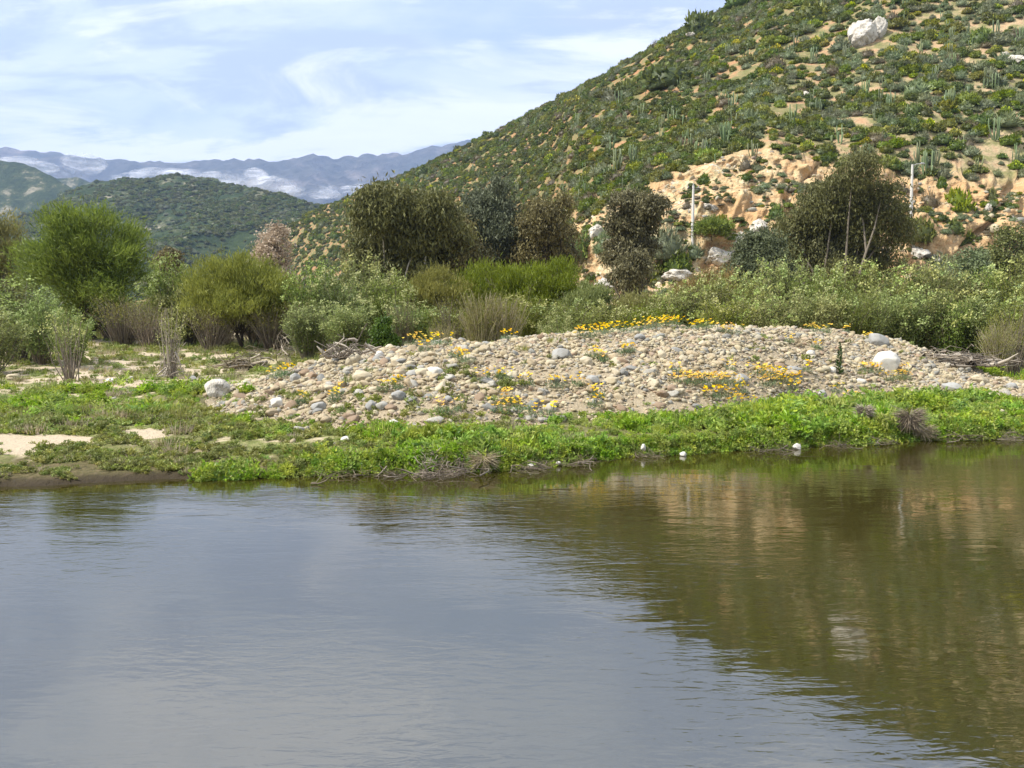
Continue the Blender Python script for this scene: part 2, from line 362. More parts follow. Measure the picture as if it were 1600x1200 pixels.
c = k.mix(mk(k.attr('mud'), nB), c, mudc)
c = k.mix(mk(k.attr('lush'), nB, 0.3, 0.7), c, k.mix(0.5, green, mudc))
c = k.mix(k.attr('wet_shade'), c, (0.045, 0.034, 0.020))  # wet mud along the waterline, with the bank face's shadow strip painted in
M['ground'] = k.done(k.pbr(c, 0.9, 0.15, k.bump(nC, 0.5, 0.03, k.bump(nB, 0.7, 0.10))))
tag(obj('ground', mb.mesh('ground', [M['ground']], dict(wet_shade=sst(.42, .12, Y - shoreY(X)), lush=lu, weeds=we, sand=sa, gravel=gr, mud=mu))), kind='structure')
GB = BVHTree.FromPolygons([tuple(v) for v in gV[(gV[:, 1] > 5) & True] ] if False else gV.tolist(), gQ.tolist())

# ------------------------------------------------------------------ water
k = NB('river_water')
p = k.pos()
w1 = k.noise(1.0, 3, 0.5, 0.6, p, (0.9, 2.6, 1)); w2 = k.noise(1.0, 3, 0.5, 0.8, p, (4.5, 13, 1)); w3 = k.noise(1.0, 2, 0.5, 0.2, p, (0.16, 0.34, 1))
patch = k.rng(w3, 0.42, 0.60, 0.15, 1.0)
h = k.math('ADD', k.math('MULTIPLY', w1, 0.0045), k.math('MULTIPLY', k.math('MULTIPLY', w2, 0.0032), patch))
bmp = k.bump(h, 1.0, 1.0)
fr = k.n('ShaderNodeFresnel'); fr.inputs['IOR'].default_value = 3.2; k.l(bmp, fr.inputs['Normal'])
gl = k.n('ShaderNodeBsdfGlossy'); gl.inputs['Roughness'].default_value = 0.035; gl.inputs['Color'].default_value = (0.98, 0.97, 0.93, 1); k.l(bmp, gl.inputs['Normal'])
df = k.n('ShaderNodeBsdfDiffuse'); k.put(df.inputs['Color'], k.mix(k.noise(0.35, 3), (0.024, 0.020, 0.004), (0.032, 0.026, 0.005)))
ms = k.n('ShaderNodeMixShader'); k.l(fr.outputs[0], ms.inputs[0]); k.l(df.outputs[0], ms.inputs[1]); k.l(gl.outputs[0], ms.inputs[2])
M['water'] = k.done(ms.outputs[0])
mb = MB(); mb.add([(-260, -120, 0), (300, -120, 0), (300, 90, 0), (-260, 90, 0)], [[0, 1, 2, 3]])
tag(obj('river_water', mb.mesh('river_water', [M['water']])), kind='structure')

# ------------------------------------------------------------------ the big hillside (radial profiles: foot, cut bank, slope, crest, far side)
ridge = [(-500, 505, 620), (0, 497, 600), (200, 475, 560), (330, 430, 530), (400, 392, 510), (450, 356, 495), (500, 326, 480), (560, 301, 455), (640, 270, 430), (700, 241, 410), (740, 222, 395), (800, 193, 378), (860, 162, 360), (920, 131, 345), (1000, 87, 325), (1060, 50, 310), (1100, 31, 300), (1160, 4, 290), (1250, -45, 278), (1400, -120, 262), (1600, -205, 250), (2000, -330, 235), (2600, -380, 220), (3400, -380, 210)]
foot = [(-500, 560), (0, 520), (200, 470), (400, 400), (500, 320), (600, 250), (700, 190), (800, 145), (860, 122), (900, 108), (1000, 98), (1200, 92), (1400, 92), (1600, 95), (2000, 100), (3400, 100)]
lip = [(-500, 999, 0), (860, 999, 0), (895, 352, 9), (930, 326, 10), (1000, 300, 13), (1060, 264, 17), (1130, 240, 20), (1200, 228, 22), (1250, 240, 22), (1290, 262, 20), (1350, 262, 20), (1400, 272, 20), (1500, 285, 19), (1600, 291, 19), (1750, 300, 18), (2000, 400, 10), (2300, 999, 0)]
def azof(px, py): d = ray(px, py); return d[0] / d[1]
R_az = np.array([azof(a, b) for a, b, _ in ridge]); R_y = np.array([c for _, _, c in ridge], float); R_z = np.array([at(a, b, c)[2] for a, b, c in ridge])
F_az = np.array([azof(a, 480) for a, _ in foot]); F_y = np.array([b for _, b in foot], float)
L_az = np.array([azof(a, min(b, 420)) for a, b, _ in lip])
L_w = np.array([c for _, _, c in lip], float)
L_z = np.array([(at(a, b, np.interp(azof(a, 300), F_az, F_y) + c)[2] - 3.2 if b < 900 else 0) for a, b, c in lip])
az = np.concatenate([np.linspace(-0.9, -0.32, 40)[:-1], np.linspace(-0.32, 0.05, 140)[:-1], np.linspace(0.05, 0.70, 460)[:-1], np.linspace(0.70, 2.0, 60)])
vb = np.linspace(0, 1, 120); vh = np.linspace(0, 1, 170)[1:]; vk = np.linspace(0, 1, 12)[1:]
ry = np.interp(az, R_az, R_y)[:, None]; rz = np.interp(az, R_az, R_z)[:, None]; fy = np.interp(az, F_az, F_y)[:, None]
lw = np.maximum(np.interp(az, L_az, L_w), 0.5)[:, None]; lz = np.interp(az, L_az, L_z)[:, None]
fz = np.interp(fy, [90, 400, 800], [2.2, 3.4, 4.5])
A = az[:, None]
# cut bank: two steps with a bench
vb2 = vb[None]
bt = vb2 + 0.0 * A
prof = np.interp(vb, [0, .18, .30, .42, .62, .74, 1.0], [0, .12, .33, .38, .74, .80, 1.0])[None]
yb_ = fy - 4 + (lw + 4) * bt; zb_ = fz - 1.5 + (lz + 1.5) * prof
yh = fy + lw + (ry - fy - lw) * vh[None]; s = vh[None]
zh = fz + lz + (rz - fz - lz) * (s * (1.0 + 0.22 * (1 - s)) - 0.10 * s * (1 - s))
yk = ry + 260 * vk[None]; zk = rz - 90 * vk[None] ** 1.5
YY = np.concatenate([yb_, yh, yk], 1); ZZ = np.concatenate([zb_, zh, zk], 1); XX = A * YY
nu, nv = YY.shape
bankm = np.concatenate([np.ones_like(yb_) * sst(0.8, 4, lz), sst(.028, 0.0, vh[None] + (fbm(A * 90, A * 0, 7) - .5) * .05) * sst(.8, 4, lz), np.zeros_like(yk)], 1)
hillm = np.concatenate([np.zeros_like(yb_), np.sin(np.clip(vh[None] * 1.02, 0, 1) * math.pi) ** .6 + 0 * A, np.zeros_like(yk)], 1)
ZZ = ZZ + hillm * ((fbm(XX / 38, YY / 38, 51) - .5) * 9 + (fbm(XX / 9, YY / 9, 52) - .5) * 1.6)
ZZ = ZZ + (fbm(XX / 7, YY / 7, 53) - .5) * 1.2 * (1 - bankm)
# rocky relief of the bank pushes out horizontally
dsp = (ridged(XX / 7 + ZZ / 9, ZZ / 6 - XX / 14, 61, 5) - .5) * 3.4 + (fbm(XX / 1.6, ZZ / 1.3, 62) - .5) * 1.6 + (ridged(XX / 2.4 - ZZ / 5.0, ZZ / 9, 66, 4) - .5) * 1.5 - sst(.80, .95, ridged(XX / 9 - ZZ / 7, ZZ / 30, 67, 2)) * 1.6
em = bankm * np.concatenate([sst(0, .15, vb2) + 0 * A, np.ones_like(yh), np.ones_like(yk)], 1)
YY = YY - dsp * em; ZZ = ZZ + (fbm(XX / 2.2, YY / 2.2, 63) - .5) * .9 * em
hV = np.stack([XX, YY, ZZ], -1).reshape(-1, 3)
I = (np.arange(nu - 1)[:, None] * nv + np.arange(nv - 1)[None]).ravel(); hQ = np.stack([I, I + nv, I + nv + 1, I + 1], -1)
mb = MB(); mb.add(hV, hQ, 0, .5, True)
k = NB('hillside_soil')
n1 = k.noise(0.035, 5, 0.6); n2 = k.noise(0.35, 6, 0.62); n3 = k.noise(2.2, 5, 0.65)
st = k.noise(0.30, 6, 0.6, 1.2, None, (1, 1, 2.2))
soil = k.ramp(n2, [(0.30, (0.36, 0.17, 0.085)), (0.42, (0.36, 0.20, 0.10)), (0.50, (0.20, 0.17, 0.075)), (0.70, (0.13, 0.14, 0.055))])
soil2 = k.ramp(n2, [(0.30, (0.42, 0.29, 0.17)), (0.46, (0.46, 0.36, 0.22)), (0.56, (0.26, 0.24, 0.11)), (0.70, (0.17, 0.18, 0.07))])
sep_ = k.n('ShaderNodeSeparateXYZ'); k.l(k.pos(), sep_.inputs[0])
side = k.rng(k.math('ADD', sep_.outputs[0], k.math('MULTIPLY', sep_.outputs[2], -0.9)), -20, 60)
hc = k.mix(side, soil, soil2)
bk = k.ramp(st, [(0.28, (0.27, 0.15, 0.075)), (0.38, (0.44, 0.26, 0.13)), (0.46, (0.53, 0.37, 0.20)), (0.58, (0.60, 0.48, 0.28)), (0.72, (0.62, 0.56, 0.42))])
bk = k.mix(k.rng(n3, 0.56, 0.68, 0, 0.6), bk, (0.24, 0.18, 0.11))
crk = k.noise(0.55, 8, 0.72, 2.2, None, (1, 1, .55))
bk = k.mix(k.rng(k.math('ABSOLUTE', k.math('SUBTRACT', crk, 0.5)), 0.0, 0.018, .75, 0), bk, (0.16, 0.11, 0.07))
bk = k.mix(k.rng(k.noise(0.9, 6, 0.7, 0.8), 0.52, 0.60, 0, 0.8), bk, (0.34, 0.30, 0.17))
bk = k.mix(k.rng(k.noise(0.45, 4, 0.7, 0.3), 0.60, 0.66, 0, 0.8), bk, (0.60, 0.56, 0.48))
bk = k.mix(k.rng(k.noise(0.16, 4, 0.6), 0.55, 0.62, 0, 0.85), bk, k.mix(n3, (0.46, 0.27, 0.12), (0.58, 0.38, 0.20)))
bk = k.mix(k.rng(sep_.outputs[0], 26, 48, 0, .55), bk, k.mix(n3, (0.42, 0.24, 0.11), (0.58, 0.38, 0.20)))
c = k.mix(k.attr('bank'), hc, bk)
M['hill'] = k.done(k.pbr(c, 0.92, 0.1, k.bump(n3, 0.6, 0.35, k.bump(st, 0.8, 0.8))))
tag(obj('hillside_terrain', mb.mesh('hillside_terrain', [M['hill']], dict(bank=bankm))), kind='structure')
HB = BVHTree.FromPolygons(hV.tolist(), hQ.tolist())

def hit(px, py, tree=None):
    d = Vector(ray(px, py)); best = None
    for t in ([tree] if tree else [GB, HB]):
        loc, nrm, i, dist = t.ray_cast(Vector((0, 0, CH)), d.normalized(), 3000)
        if loc is not None and (best is None or dist < best[2]): best = (np.array(loc), np.array(nrm), dist)
    return best
def down(tree, x, y):
    loc, nrm, i, d = tree.ray_cast(Vector((x, y, 2000)), Vector((0, 0, -1)))
    return (None, None) if loc is None else (loc, nrm)
def gz(x, y): return float(ground(np.array([x]), np.array([y]))[0])

# ------------------------------------------------------------------ farther hills and the mountain range
def loft(name, rid, base_y, base_z, nu, nv, amp, sc, mat, back=0.5, seed=0, power=1.0, fine=0):
    a = np.array([azof(p, q) for p, q, _ in rid]); yy = np.array([c for _, _, c in rid], float); zz = np.array([at(*r)[2] for r in rid])
    A = np.linspace(a[0], a[-1], nu); ry = np.interp(A, a, yy)[:, None]; rz = np.interp(A, a, zz)[:, None]
    v = np.linspace(0, 1, nv)[None]; y = base_y + (ry - base_y) * v; z = base_z + (rz - base_z) * v ** power
    vk = np.linspace(0, 1, 10)[None, 1:]; y = np.concatenate([y, ry * (1 + back * vk)], 1); z = np.concatenate([z, rz * (1 - .75 * vk ** 1.3)], 1)
    V = np.concatenate([v, 1 + vk], 1) + 0 * A[:, None]; x = A[:, None] * y
    m = np.clip(np.sin(np.clip(V, 0, 1) * math.pi) ** .7, 0, 1)
    z = z + m * (ridged(x / sc, y / sc * .45, seed, 5) - .6) * amp + fine * (fbm(x / (sc * .08), y / (sc * .08), seed + 9) - .5) * np.clip(V, 0, 1)
    P = np.stack([x, y, z], -1).reshape(-1, 3); n2_ = y.shape[1]
    I = (np.arange(nu - 1)[:, None] * n2_ + np.arange(n2_ - 1)[None]).ravel(); Q = np.stack([I, I + n2_, I + n2_ + 1, I + 1], -1)
    mb = MB(); mb.add(P, Q, 0, .5, True); o = obj(name, mb.mesh(name, [mat])); tag(o, kind='structure'); return P, Q
def far_mat(name, stops, scales, bump):
    k = NB(name); a = k.noise(scales[0], 8, 0.65, 0.3); b = k.noise(scales[1], 6, 0.7)
    c = k.ramp(a, stops); c = k.mix(k.rng(b, 0.42, 0.66), c, k.mix(1.0, c, (0.45, 0.5, 0.45), 'MULTIPLY'))
    return k.done(k.pbr(c, 0.95, 0.05, k.bump(b, 0.8, bump)))
M['midhill'] = far_mat('scrubby_hill', [(0.30, (0.030, 0.050, 0.020)), (0.50, (0.050, 0.072, 0.030)), (0.57, (0.085, 0.10, 0.045)), (0.64, (0.30, 0.27, 0.19))], (0.022, 0.13), 5)
M['range'] = far_mat('mountain_rock', [(0.30, (0.05, 0.065, 0.05)), (0.52, (0.10, 0.10, 0.085)), (0.64, (0.22, 0.19, 0.17)), (0.75, (0.32, 0.28, 0.25))], (0.0022, 0.011), 60)
mid = [(-900, 300, 1350), (-500, 290, 1300), (-200, 320, 1200), (0, 352, 1150), (60, 332, 1150), (110, 296, 1180), (150, 285, 1220), (200, 279, 1220), (240, 277, 1210), (270, 273, 1200), (300, 276, 1190), (340, 284, 1170), (400, 296, 1130), (450, 306, 1100), (500, 322, 1060), (560, 350, 1020), (640, 400, 960), (760, 470, 900), (900, 500, 900)]
mP, mQ = loft('scrubby_hill', mid, 640, 5, 260, 90, 45, 150, M['midhill'], seed=3, fine=7)
far1 = [(-900, 220, 2300), (-500, 235, 2200), (-200, 245, 2000), (0, 251, 1900), (40, 256, 1900), (60, 264, 1880), (90, 281, 1850), (110, 293, 1820), (130, 305, 1800), (200, 360, 1800), (400, 440, 1800)]
fP, fQ = loft('hill_spur', far1, 1500, 5, 160, 50, 50, 220, M['midhill'], seed=5, fine=8)
far2 = [(-100, 285, 2700), (60, 283, 2650), (95, 278, 2600), (120, 277, 2600), (145, 286, 2560), (180, 310, 2500), (300, 380, 2500), (420, 440, 2500)]
loft('distant_spur', far2, 2200, 5, 100, 30, 50, 220, M['midhill'], seed=8, fine=8)
rgn = [(-900, 205, 6800), (-400, 222, 6800), (-150, 226, 6600), (0, 231, 6500), (40, 237, 6450), (80, 237, 6400), (140, 249, 6300), (180, 251, 6200), (260, 254, 6200), (330, 249, 6300), (365, 248, 6300), (420, 251, 6200), (460, 247, 6200), (490, 241, 6300), (515, 247, 6300), (560, 243, 6400), (610, 239, 6500), (635, 242, 6500), (660, 231, 6600), (740, 219, 6800), (800, 205, 6900), (900, 200, 6900), (1200, 190, 6900), (1700, 190, 6900), (2350, 210, 6900)]
loft('mountain_range', rgn, 3300, 30, 420, 110, 560, 900, M['range'], seed=13, power=1.25, fine=60, back=.15)

# ------------------------------------------------------------------ haze and the low clouds before the range
k = NB('pale_air'); pv = k.n('ShaderNodeVolumePrincipled'); pv.inputs['Color'].default_value = (0.44, 0.60, 1.0, 1); pv.inputs['Density'].default_value = 1.05e-4
pv.inputs['Anisotropy'].default_value = 0.1
k.l(pv.outputs[0], k.out.inputs['Volume'])
lo = (-9500, -400, -3); hi = (9500, 8300, 2150)
cv = [(x, y, z) for x in (lo[0], hi[0]) for y in (lo[1], hi[1]) for z in (lo[2], hi[2])]
mb = MB(); mb.add(cv, [[0, 1, 3, 2], [4, 6, 7, 5], [0, 4, 5, 1], [2, 3, 7, 6], [0, 2, 6, 4], [1, 5, 7, 3]])
hz = tag(obj('haze', mb.mesh('haze', [k.m])), kind='stuff')

def ico(sub):
    bm = bmesh.new(); bmesh.ops.create_icosphere(bm, subdivisions=sub, radius=1)
    V = np.array([v.co[:] for v in bm.verts]); T = np.array([[v.index for v in f.verts] for f in bm.faces]); bm.free(); return V, T
k = NB('low_cloud')
lw_ = k.n('ShaderNodeLayerWeight'); lw_.inputs['Blend'].default_value = 0.5
fac = k.rng(lw_.outputs['Facing'], 0.10, 0.95, 1, 0)
nn = k.noise(0.0060, 6, 0.6, 0.5, None, (1, 1, 1.6))
al = k.math('MULTIPLY', k.math('MULTIPLY', fac, fac), k.rng(nn, 0.42, 0.66))
al = k.math('MULTIPLY', al, 0.9)
tr = k.n('ShaderNodeBsdfTransparent'); dd = k.n('ShaderNodeBsdfDiffuse'); dd.inputs['Color'].default_value = (0.9, 0.9, 0.92, 1)
ms = k.n('ShaderNodeMixShader'); k.l(al, ms.inputs[0]); k.l(tr.outputs[0], ms.inputs[1]); k.l(dd.outputs[0], ms.inputs[2]); k.done(ms.outputs[0])
M['cloud'] = k.m
V0, T0 = ico(4)
def cloud(pts, label):
    mb = MB(); c0 = at(*pts[0][:2], pts[0][4])
    for px, py, w, h_, Yd in pts:
        c = at(px, py + 4, Yd) - c0; n = 1 + 0.22 * (fbm(V0[:, 0] * 2.3 + px, V0[:, 1] * 2 + V0[:, 2] * 2.7, int(px)) - .5) * 2
        mb.add(V0 * n[:, None] * np.array([w / F * Yd / 2, h_ / F * Yd * .9, h_ / F * Yd * .5]) + c, T0, 0, .5, True)
    o = obj('low_cloud', mb.mesh('low_cloud', [M['cloud']])); o.location = c0; tag(o, label, 'cloud', 'low clouds lying against the mountain range')
cloud([(20, 252, 90, 22, 3050), (55, 258, 70, 20, 3000), (0, 262, 90, 18, 3000), (30, 247, 60, 14, 3060)], 'low white cloud at the far left end of the mountain range')
cloud([(130, 252, 70, 30, 3300), (110, 268, 80, 26, 3280), (160, 282, 90, 24, 3260), (140, 256, 40, 16, 3300)], 'thin wisp of cloud rising between the dark left hill and the range')
cloud([(250, 275, 120, 26, 3350), (200, 284, 100, 22, 3330), (290, 272, 90, 26, 3300), (330, 278, 80, 22, 3300), (240, 268, 70, 20, 3350)], 'broad white cloud bank just above the top of the scrubby hill')
cloud([(345, 276, 70, 26, 3100), (390, 278, 80, 34, 3100), (430, 288, 90, 32, 3080), (400, 268, 40, 18, 3100), (455, 296, 50, 20, 3080), (350, 286, 90, 24, 3080)], 'thickest white cloud, over the right shoulder of the scrubby hill')
cloud([(508, 296, 46, 22, 3600), (500, 300, 40, 14, 3600), (520, 299, 34, 14, 3600)], 'small round cloud puff alone above the hill saddle')
cloud([(555, 292, 50, 12, 3700), (548, 298, 30, 9, 3700), (566, 286, 26, 9, 3700)], 'faint thin cloud streak right of the small puff')

# ------------------------------------------------------------------ stuff: many alike pieces instanced on points, built inside one object
def scatter(name, protos, P, E, S, W, mats, label=None):
    """protos: MB per kind; P points, E eulers, S scales, W which kind (0..)"""
    mb = MB(); isp = []
    for q, pb in enumerate(protos):
        n0 = mb.n
        for V, (f, m, sm), R in zip(pb.V, pb.F, pb.R): pass
        Vc = np.concatenate(pb.V); Rc = np.concatenate(pb.R); mb.V.append(Vc); mb.R.append(Rc)
        for f, m, sm in pb.F: mb.F.append((f + n0, m, sm))
        mb.n += len(Vc); isp.append(np.full(len(Vc), q + 1))
    n0 = mb.n; mb.V.append(np.asarray(P, float)); mb.R.append(np.full(len(P), .5)); mb.n += len(P)
    isp.append(np.zeros(len(P))); isp = np.concatenate(isp); wh = np.concatenate([np.zeros(n0), np.asarray(W) + 1])
    me = mb.mesh(name, mats, dict(isp=isp, wh=wh))
    for nm, a in (('rot', E), ('scl', S)):
        at_ = me.attributes.new(nm, 'FLOAT_VECTOR', 'POINT'); full = np.zeros((mb.n, 3)); full[n0:] = a
        at_.data.foreach_set('vector', full.astype(np.float32).ravel())
    o = obj(name, me); tag(o, label, kind='stuff')
    ng = bpy.data.node_groups.new(name + '_spread', 'GeometryNodeTree')
    ng.interface.new_socket('Geometry', in_out='INPUT', socket_type='NodeSocketGeometry'); ng.interface.new_socket('Geometry', in_out='OUTPUT', socket_type='NodeSocketGeometry')
    gi = ng.nodes.new('NodeGroupInput'); go = ng.nodes.new('NodeGroupOutput'); jn = ng.nodes.new('GeometryNodeJoinGeometry')
    def na(nm, ty):
        n = ng.nodes.new('GeometryNodeInputNamedAttribute'); n.data_type = ty; n.inputs[0].default_value = nm; return n.outputs[0]
    def cmp(nm, v):
        n = ng.nodes.new('FunctionNodeCompare'); n.data_type = 'FLOAT'; n.operation = 'EQUAL'
        ng.links.new(na(nm, 'FLOAT'), n.inputs[0]); n.inputs[1].default_value = v; n.inputs['Epsilon'].default_value = .1; return n.outputs[0]
    for q in range(len(protos)):
        a = ng.nodes.new('GeometryNodeSeparateGeometry'); b = ng.nodes.new('GeometryNodeSeparateGeometry')
        ng.links.new(gi.outputs[0], a.inputs[0]); ng.links.new(cmp('isp', q + 1), a.inputs[1])
        ng.links.new(gi.outputs[0], b.inputs[0]); ng.links.new(cmp('wh', q + 1), b.inputs[1])
        ip = ng.nodes.new('GeometryNodeInstanceOnPoints'); ng.links.new(b.outputs[0], ip.inputs['Points']); ng.links.new(a.outputs[0], ip.inputs['Instance'])
        er = ng.nodes.new('FunctionNodeEulerToRotation'); ng.links.new(na('rot', 'FLOAT_VECTOR'), er.inputs[0]); ng.links.new(er.outputs[0], ip.inputs['Rotation'])
        ng.links.new(na('scl', 'FLOAT_VECTOR'), ip.inputs['Scale']); ng.links.new(ip.outputs[0], jn.inputs[0])
    ng.links.new(jn.outputs[0], go.inputs[0])
    md = o.modifiers.new('spread', 'NODES'); md.node_group = ng
    return o

# ------------------------------------------------------------------ hill shrubs and cacti
def dome_shrub(seed, n=260, leaf=(0.30, 0.17), m=0, bloom=0, m2=1, rough=0.3, flat=0.75):
    g = np.random.default_rng(seed); mb = MB()
    V, T = ico(2); keep = V.copy(); keep[:, 2] = np.maximum(keep[:, 2], -0.2)
    lump = 1 + rough * (fbm(keep[:, 0] * 2 + seed, keep[:, 1] * 2 + keep[:, 2] * 3, seed) - .5) * 2
    mb.add(keep * lump[:, None] * [0.86, 0.86, flat * .86], T, m, 0.1, True)
    D = rvec(n, g); D[:, 2] = np.abs(D[:, 2]) * 1.1 - .12; D = unit(D)
    l2 = 1 + rough * (fbm(D[:, 0] * 2 + seed, D[:, 1] * 2 + D[:, 2] * 3, seed) - .5) * 2
    C = D * l2[:, None] * [0.8, 0.8, flat * .8] * g.uniform(.85, 1.1, (n, 1))
    dd = unit(D + g.normal(size=(n, 3)) * .55 + [0, 0, .25])
    leaves(mb, C, dd, g.uniform(.7, 1.3, n) * leaf[0], leaf[1], m, g.uniform(0, 1, n), g)
    if bloom:
        q = D[:, 2] > .35; idx = np.where(q)[0][:bloom]
        leaves(mb, C[idx] * 1.08, unit(D[idx] + g.normal(size=(len(idx), 3)) * .5), .26, .22, m2, g.uniform(0, 1, len(idx)), g)
    return mb
scrub_mats = [M['scrub'], M['scrub_silver'], M['scrub_yellow'], M['scrub_bloom'], M['brown_twig']]
scrub = [dome_shrub(1, m=0), dome_shrub(2, m=0, rough=.5, flat=.9), dome_shrub(3, m=0, flat=.65), dome_shrub(4, m=1, leaf=(.36, .1)), dome_shrub(5, m=1, leaf=(.4, .1), rough=.45),
         dome_shrub(6, m=2), dome_shrub(7, m=2, bloom=60, m2=3), dome_shrub(8, m=4, leaf=(.42, .06), rough=.5)]
scrub_names = [('hillside_shrub', 'dark green'), ('hillside_shrub', 'dark green'), ('hillside_shrub', 'dark green'), ('silvery_shrub', 'silvery'), ('silvery_shrub', 'silvery'), ('yellow_green_shrub', ''), ('yellow_flowering_shrub', ''), ('dry_shrub', '')]
pts = []
G_ = rng
for step, amin, amax, ymax in ((1.38, -0.35, 0.95, 330), (2.3, -0.35, 0.60, 560)):
    ylo = 96 if step < 2 else 300
    for yv in np.arange(ylo, ymax, step):
        xs = np.arange(amin * yv, amax * yv, step)
        if step > 2 : xs = xs[(xs < .45 * yv)]
        xs = xs + G_.uniform(-.5, .5, len(xs)) * step * .9; ys = yv + G_.uniform(-.5, .5, len(xs)) * step * .9
        pts.append(np.stack([xs, ys, np.full(len(xs), step)], 1))
pts = np.concatenate(pts)
fyp = np.interp(pts[:, 0] / pts[:, 1], F_az, F_y); lwp = np.interp(pts[:, 0] / pts[:, 1], L_az, L_w); ryp = np.interp(pts[:, 0] / pts[:, 1], R_az, R_y)
ok = (pts[:, 1] > fyp + lwp + 1.0) & (pts[:, 1] < ryp + 8) & ~((pts[:, 2] > 2) & (pts[:, 1] < 331)) 
pts = pts[ok]; rel = (pts[:, 1] - (fyp + lwp)[ok]) / (ryp - fyp - lwp)[ok]
dens = fbm(pts[:, 0] / 3.4, pts[:, 1] / 3.8, 71, 3); bare = fbm(pts[:, 0] / 30, pts[:, 1] / 30, 72, 3)
right = sst(20, 95, pts[:, 0]) * sst(.62, .30, rel)
pr = 1 - sst(.575, .68, dens + .14 * (bare - .5)) * .88
keep = rng.random(len(pts)) < pr * (1 - .12 * right)
pts = pts[keep]; rel = rel[keep]; right = right[keep]
sel = []
zone = fbm(pts[:, 0] / 22, pts[:, 1] / 22, 73, 3)
for (x, y, st_), rl, rt, zo in zip(pts, rel, right, zone):
    loc, nr = down(HB, x, y)
    if loc is None: continue
    u = rng.random(); silver = np.clip(.10 + .75 * rt + (zo - .5) * 1.2, 0.03, .75)
    lowmid = 0.25 * (rl < .35)
    if u < silver * .62: w = rng.integers(3, 5)
    elif u < silver * .62 + .10 + lowmid * .3: w = 5
    elif u < silver * .62 + .125 + .05 * rt + lowmid * .3: w = 6
    elif u > .97: w = 7
    else: w = rng.integers(0, 3)
    s = rng.lognormal(math.log(.80 if st_ < 2 else 1.2), .34) * (1.0 + .10 * rt)
    sel.append((loc.x, loc.y, loc.z - .12 * s, s, w, rng.random() * 6.28))
sel = np.array(sel)
# hold the bare bank and the big outcrop free
oc = hit(1352, 60, HB)[0]
sel = sel[np.hypot(sel[:, 0] - oc[0], (sel[:, 1] - oc[1]) * .5) > 3.2]
dist = np.hypot(sel[:, 0], sel[:, 1]); pxs = 800 + F * sel[:, 0] / sel[:, 1] 
elev = (sel[:, 2] + 1 - CH) / sel[:, 1]
inview = (pxs > 20) & (pxs < 1590) & (elev < .40)
app = np.where(inview, sel[:, 3] / dist, 0)
order = np.argsort(-app)
def where_hill(px, py):
    if px > 1440 and py > 270: return 'beside the orange earth at the right'
    if py > 235: return ('just above the middle of the earth cut' if 1000 < px < 1300 else 'above the bench with the lamp pole' if px >= 1300 else 'above the left end of the earth cut' if px > 850 else 'low on the slope behind the dark gums' if px > 650 else 'near the left foot of the big hill')
    if py > 140: return ('halfway up at the right edge' if px > 1480 else 'on the slope below the white outcrop' if px > 1290 else 'on the rise above the cut' if px > 1050 else 'on the mid slope left of the cut' if px > 800 else 'under the skyline at the left')
    return 'right of the white outcrop' if px > 1400 else 'around the white outcrop' if px > 1280 else 'on the upper slope left of the outcrop' if px > 1050 else 'high under the skyline'
def to_px(p):
    c, s_ = math.cos(PITCH), math.sin(PITCH); f = p[1] * c - (p[2] - CH) * s_; u = p[1] * s_ + (p[2] - CH) * c
    return 800 + F * p[0] / f, 600 - F * u / f
big = order[:290]; rest = np.setdiff1d(order, big)
pm = [b.mesh(n[0], scrub_mats) for b, n in zip(scrub, scrub_names)]
SL = {'hillside_shrub': ('rounded dark green shrub on the sunny lower hillside', 'dark green shrubs dotted over the lower hillside'),
      'silvery_shrub': ('rounded silvery grey-green shrub on the sunny lower hillside', 'silvery shrubs dotted over the lower hillside'),
      'yellow_green_shrub': ('bright yellow-green shrub on the sunny lower hillside', 'yellow-green shrubs dotted over the lower hillside'),
      'yellow_flowering_shrub': ('shrub covered in bright yellow bloom on the lower hillside', 'yellow blooming shrubs on the lower hillside'),
      'dry_shrub': ('bare brown twiggy shrub on the sunny lower hillside', 'dry brown shrubs on the lower hillside')}
for i in big:
    x, y, z, s, w, r = sel[i]; w = int(w); nm = scrub_names[w][0]
    o = obj(nm, pm[w]); o.location = (x, y, z); o.scale = (s * rng.uniform(.9, 1.2), s * rng.uniform(.9, 1.2), s * rng.uniform(.95, 1.4)); o.rotation_euler = (0, 0, r)
    a_, b_ = to_px((x, y, z)); szw = 'large' if s > 1.35 else 'small' if s < .95 else 'middling'
    tag(o, szw + ' ' + SL[nm][0].replace('on the sunny lower hillside', '').replace('on the lower hillside', '').replace('rounded ', '').strip() + ' ' + where_hill(a_, b_), 'shrub', SL[nm][1])
q = sel[rest]
scatter('hillside_scrub', scrub, q[:, :3], np.stack([0 * q[:, 5], 0 * q[:, 5], q[:, 5]], 1), np.stack([q[:, 3] * 1.1, q[:, 3], q[:, 3] * rng.uniform(1.0, 1.5, len(q))], 1), q[:, 4].astype(int), scrub_mats, 'dense dark and silvery scrub covering the big hillside')
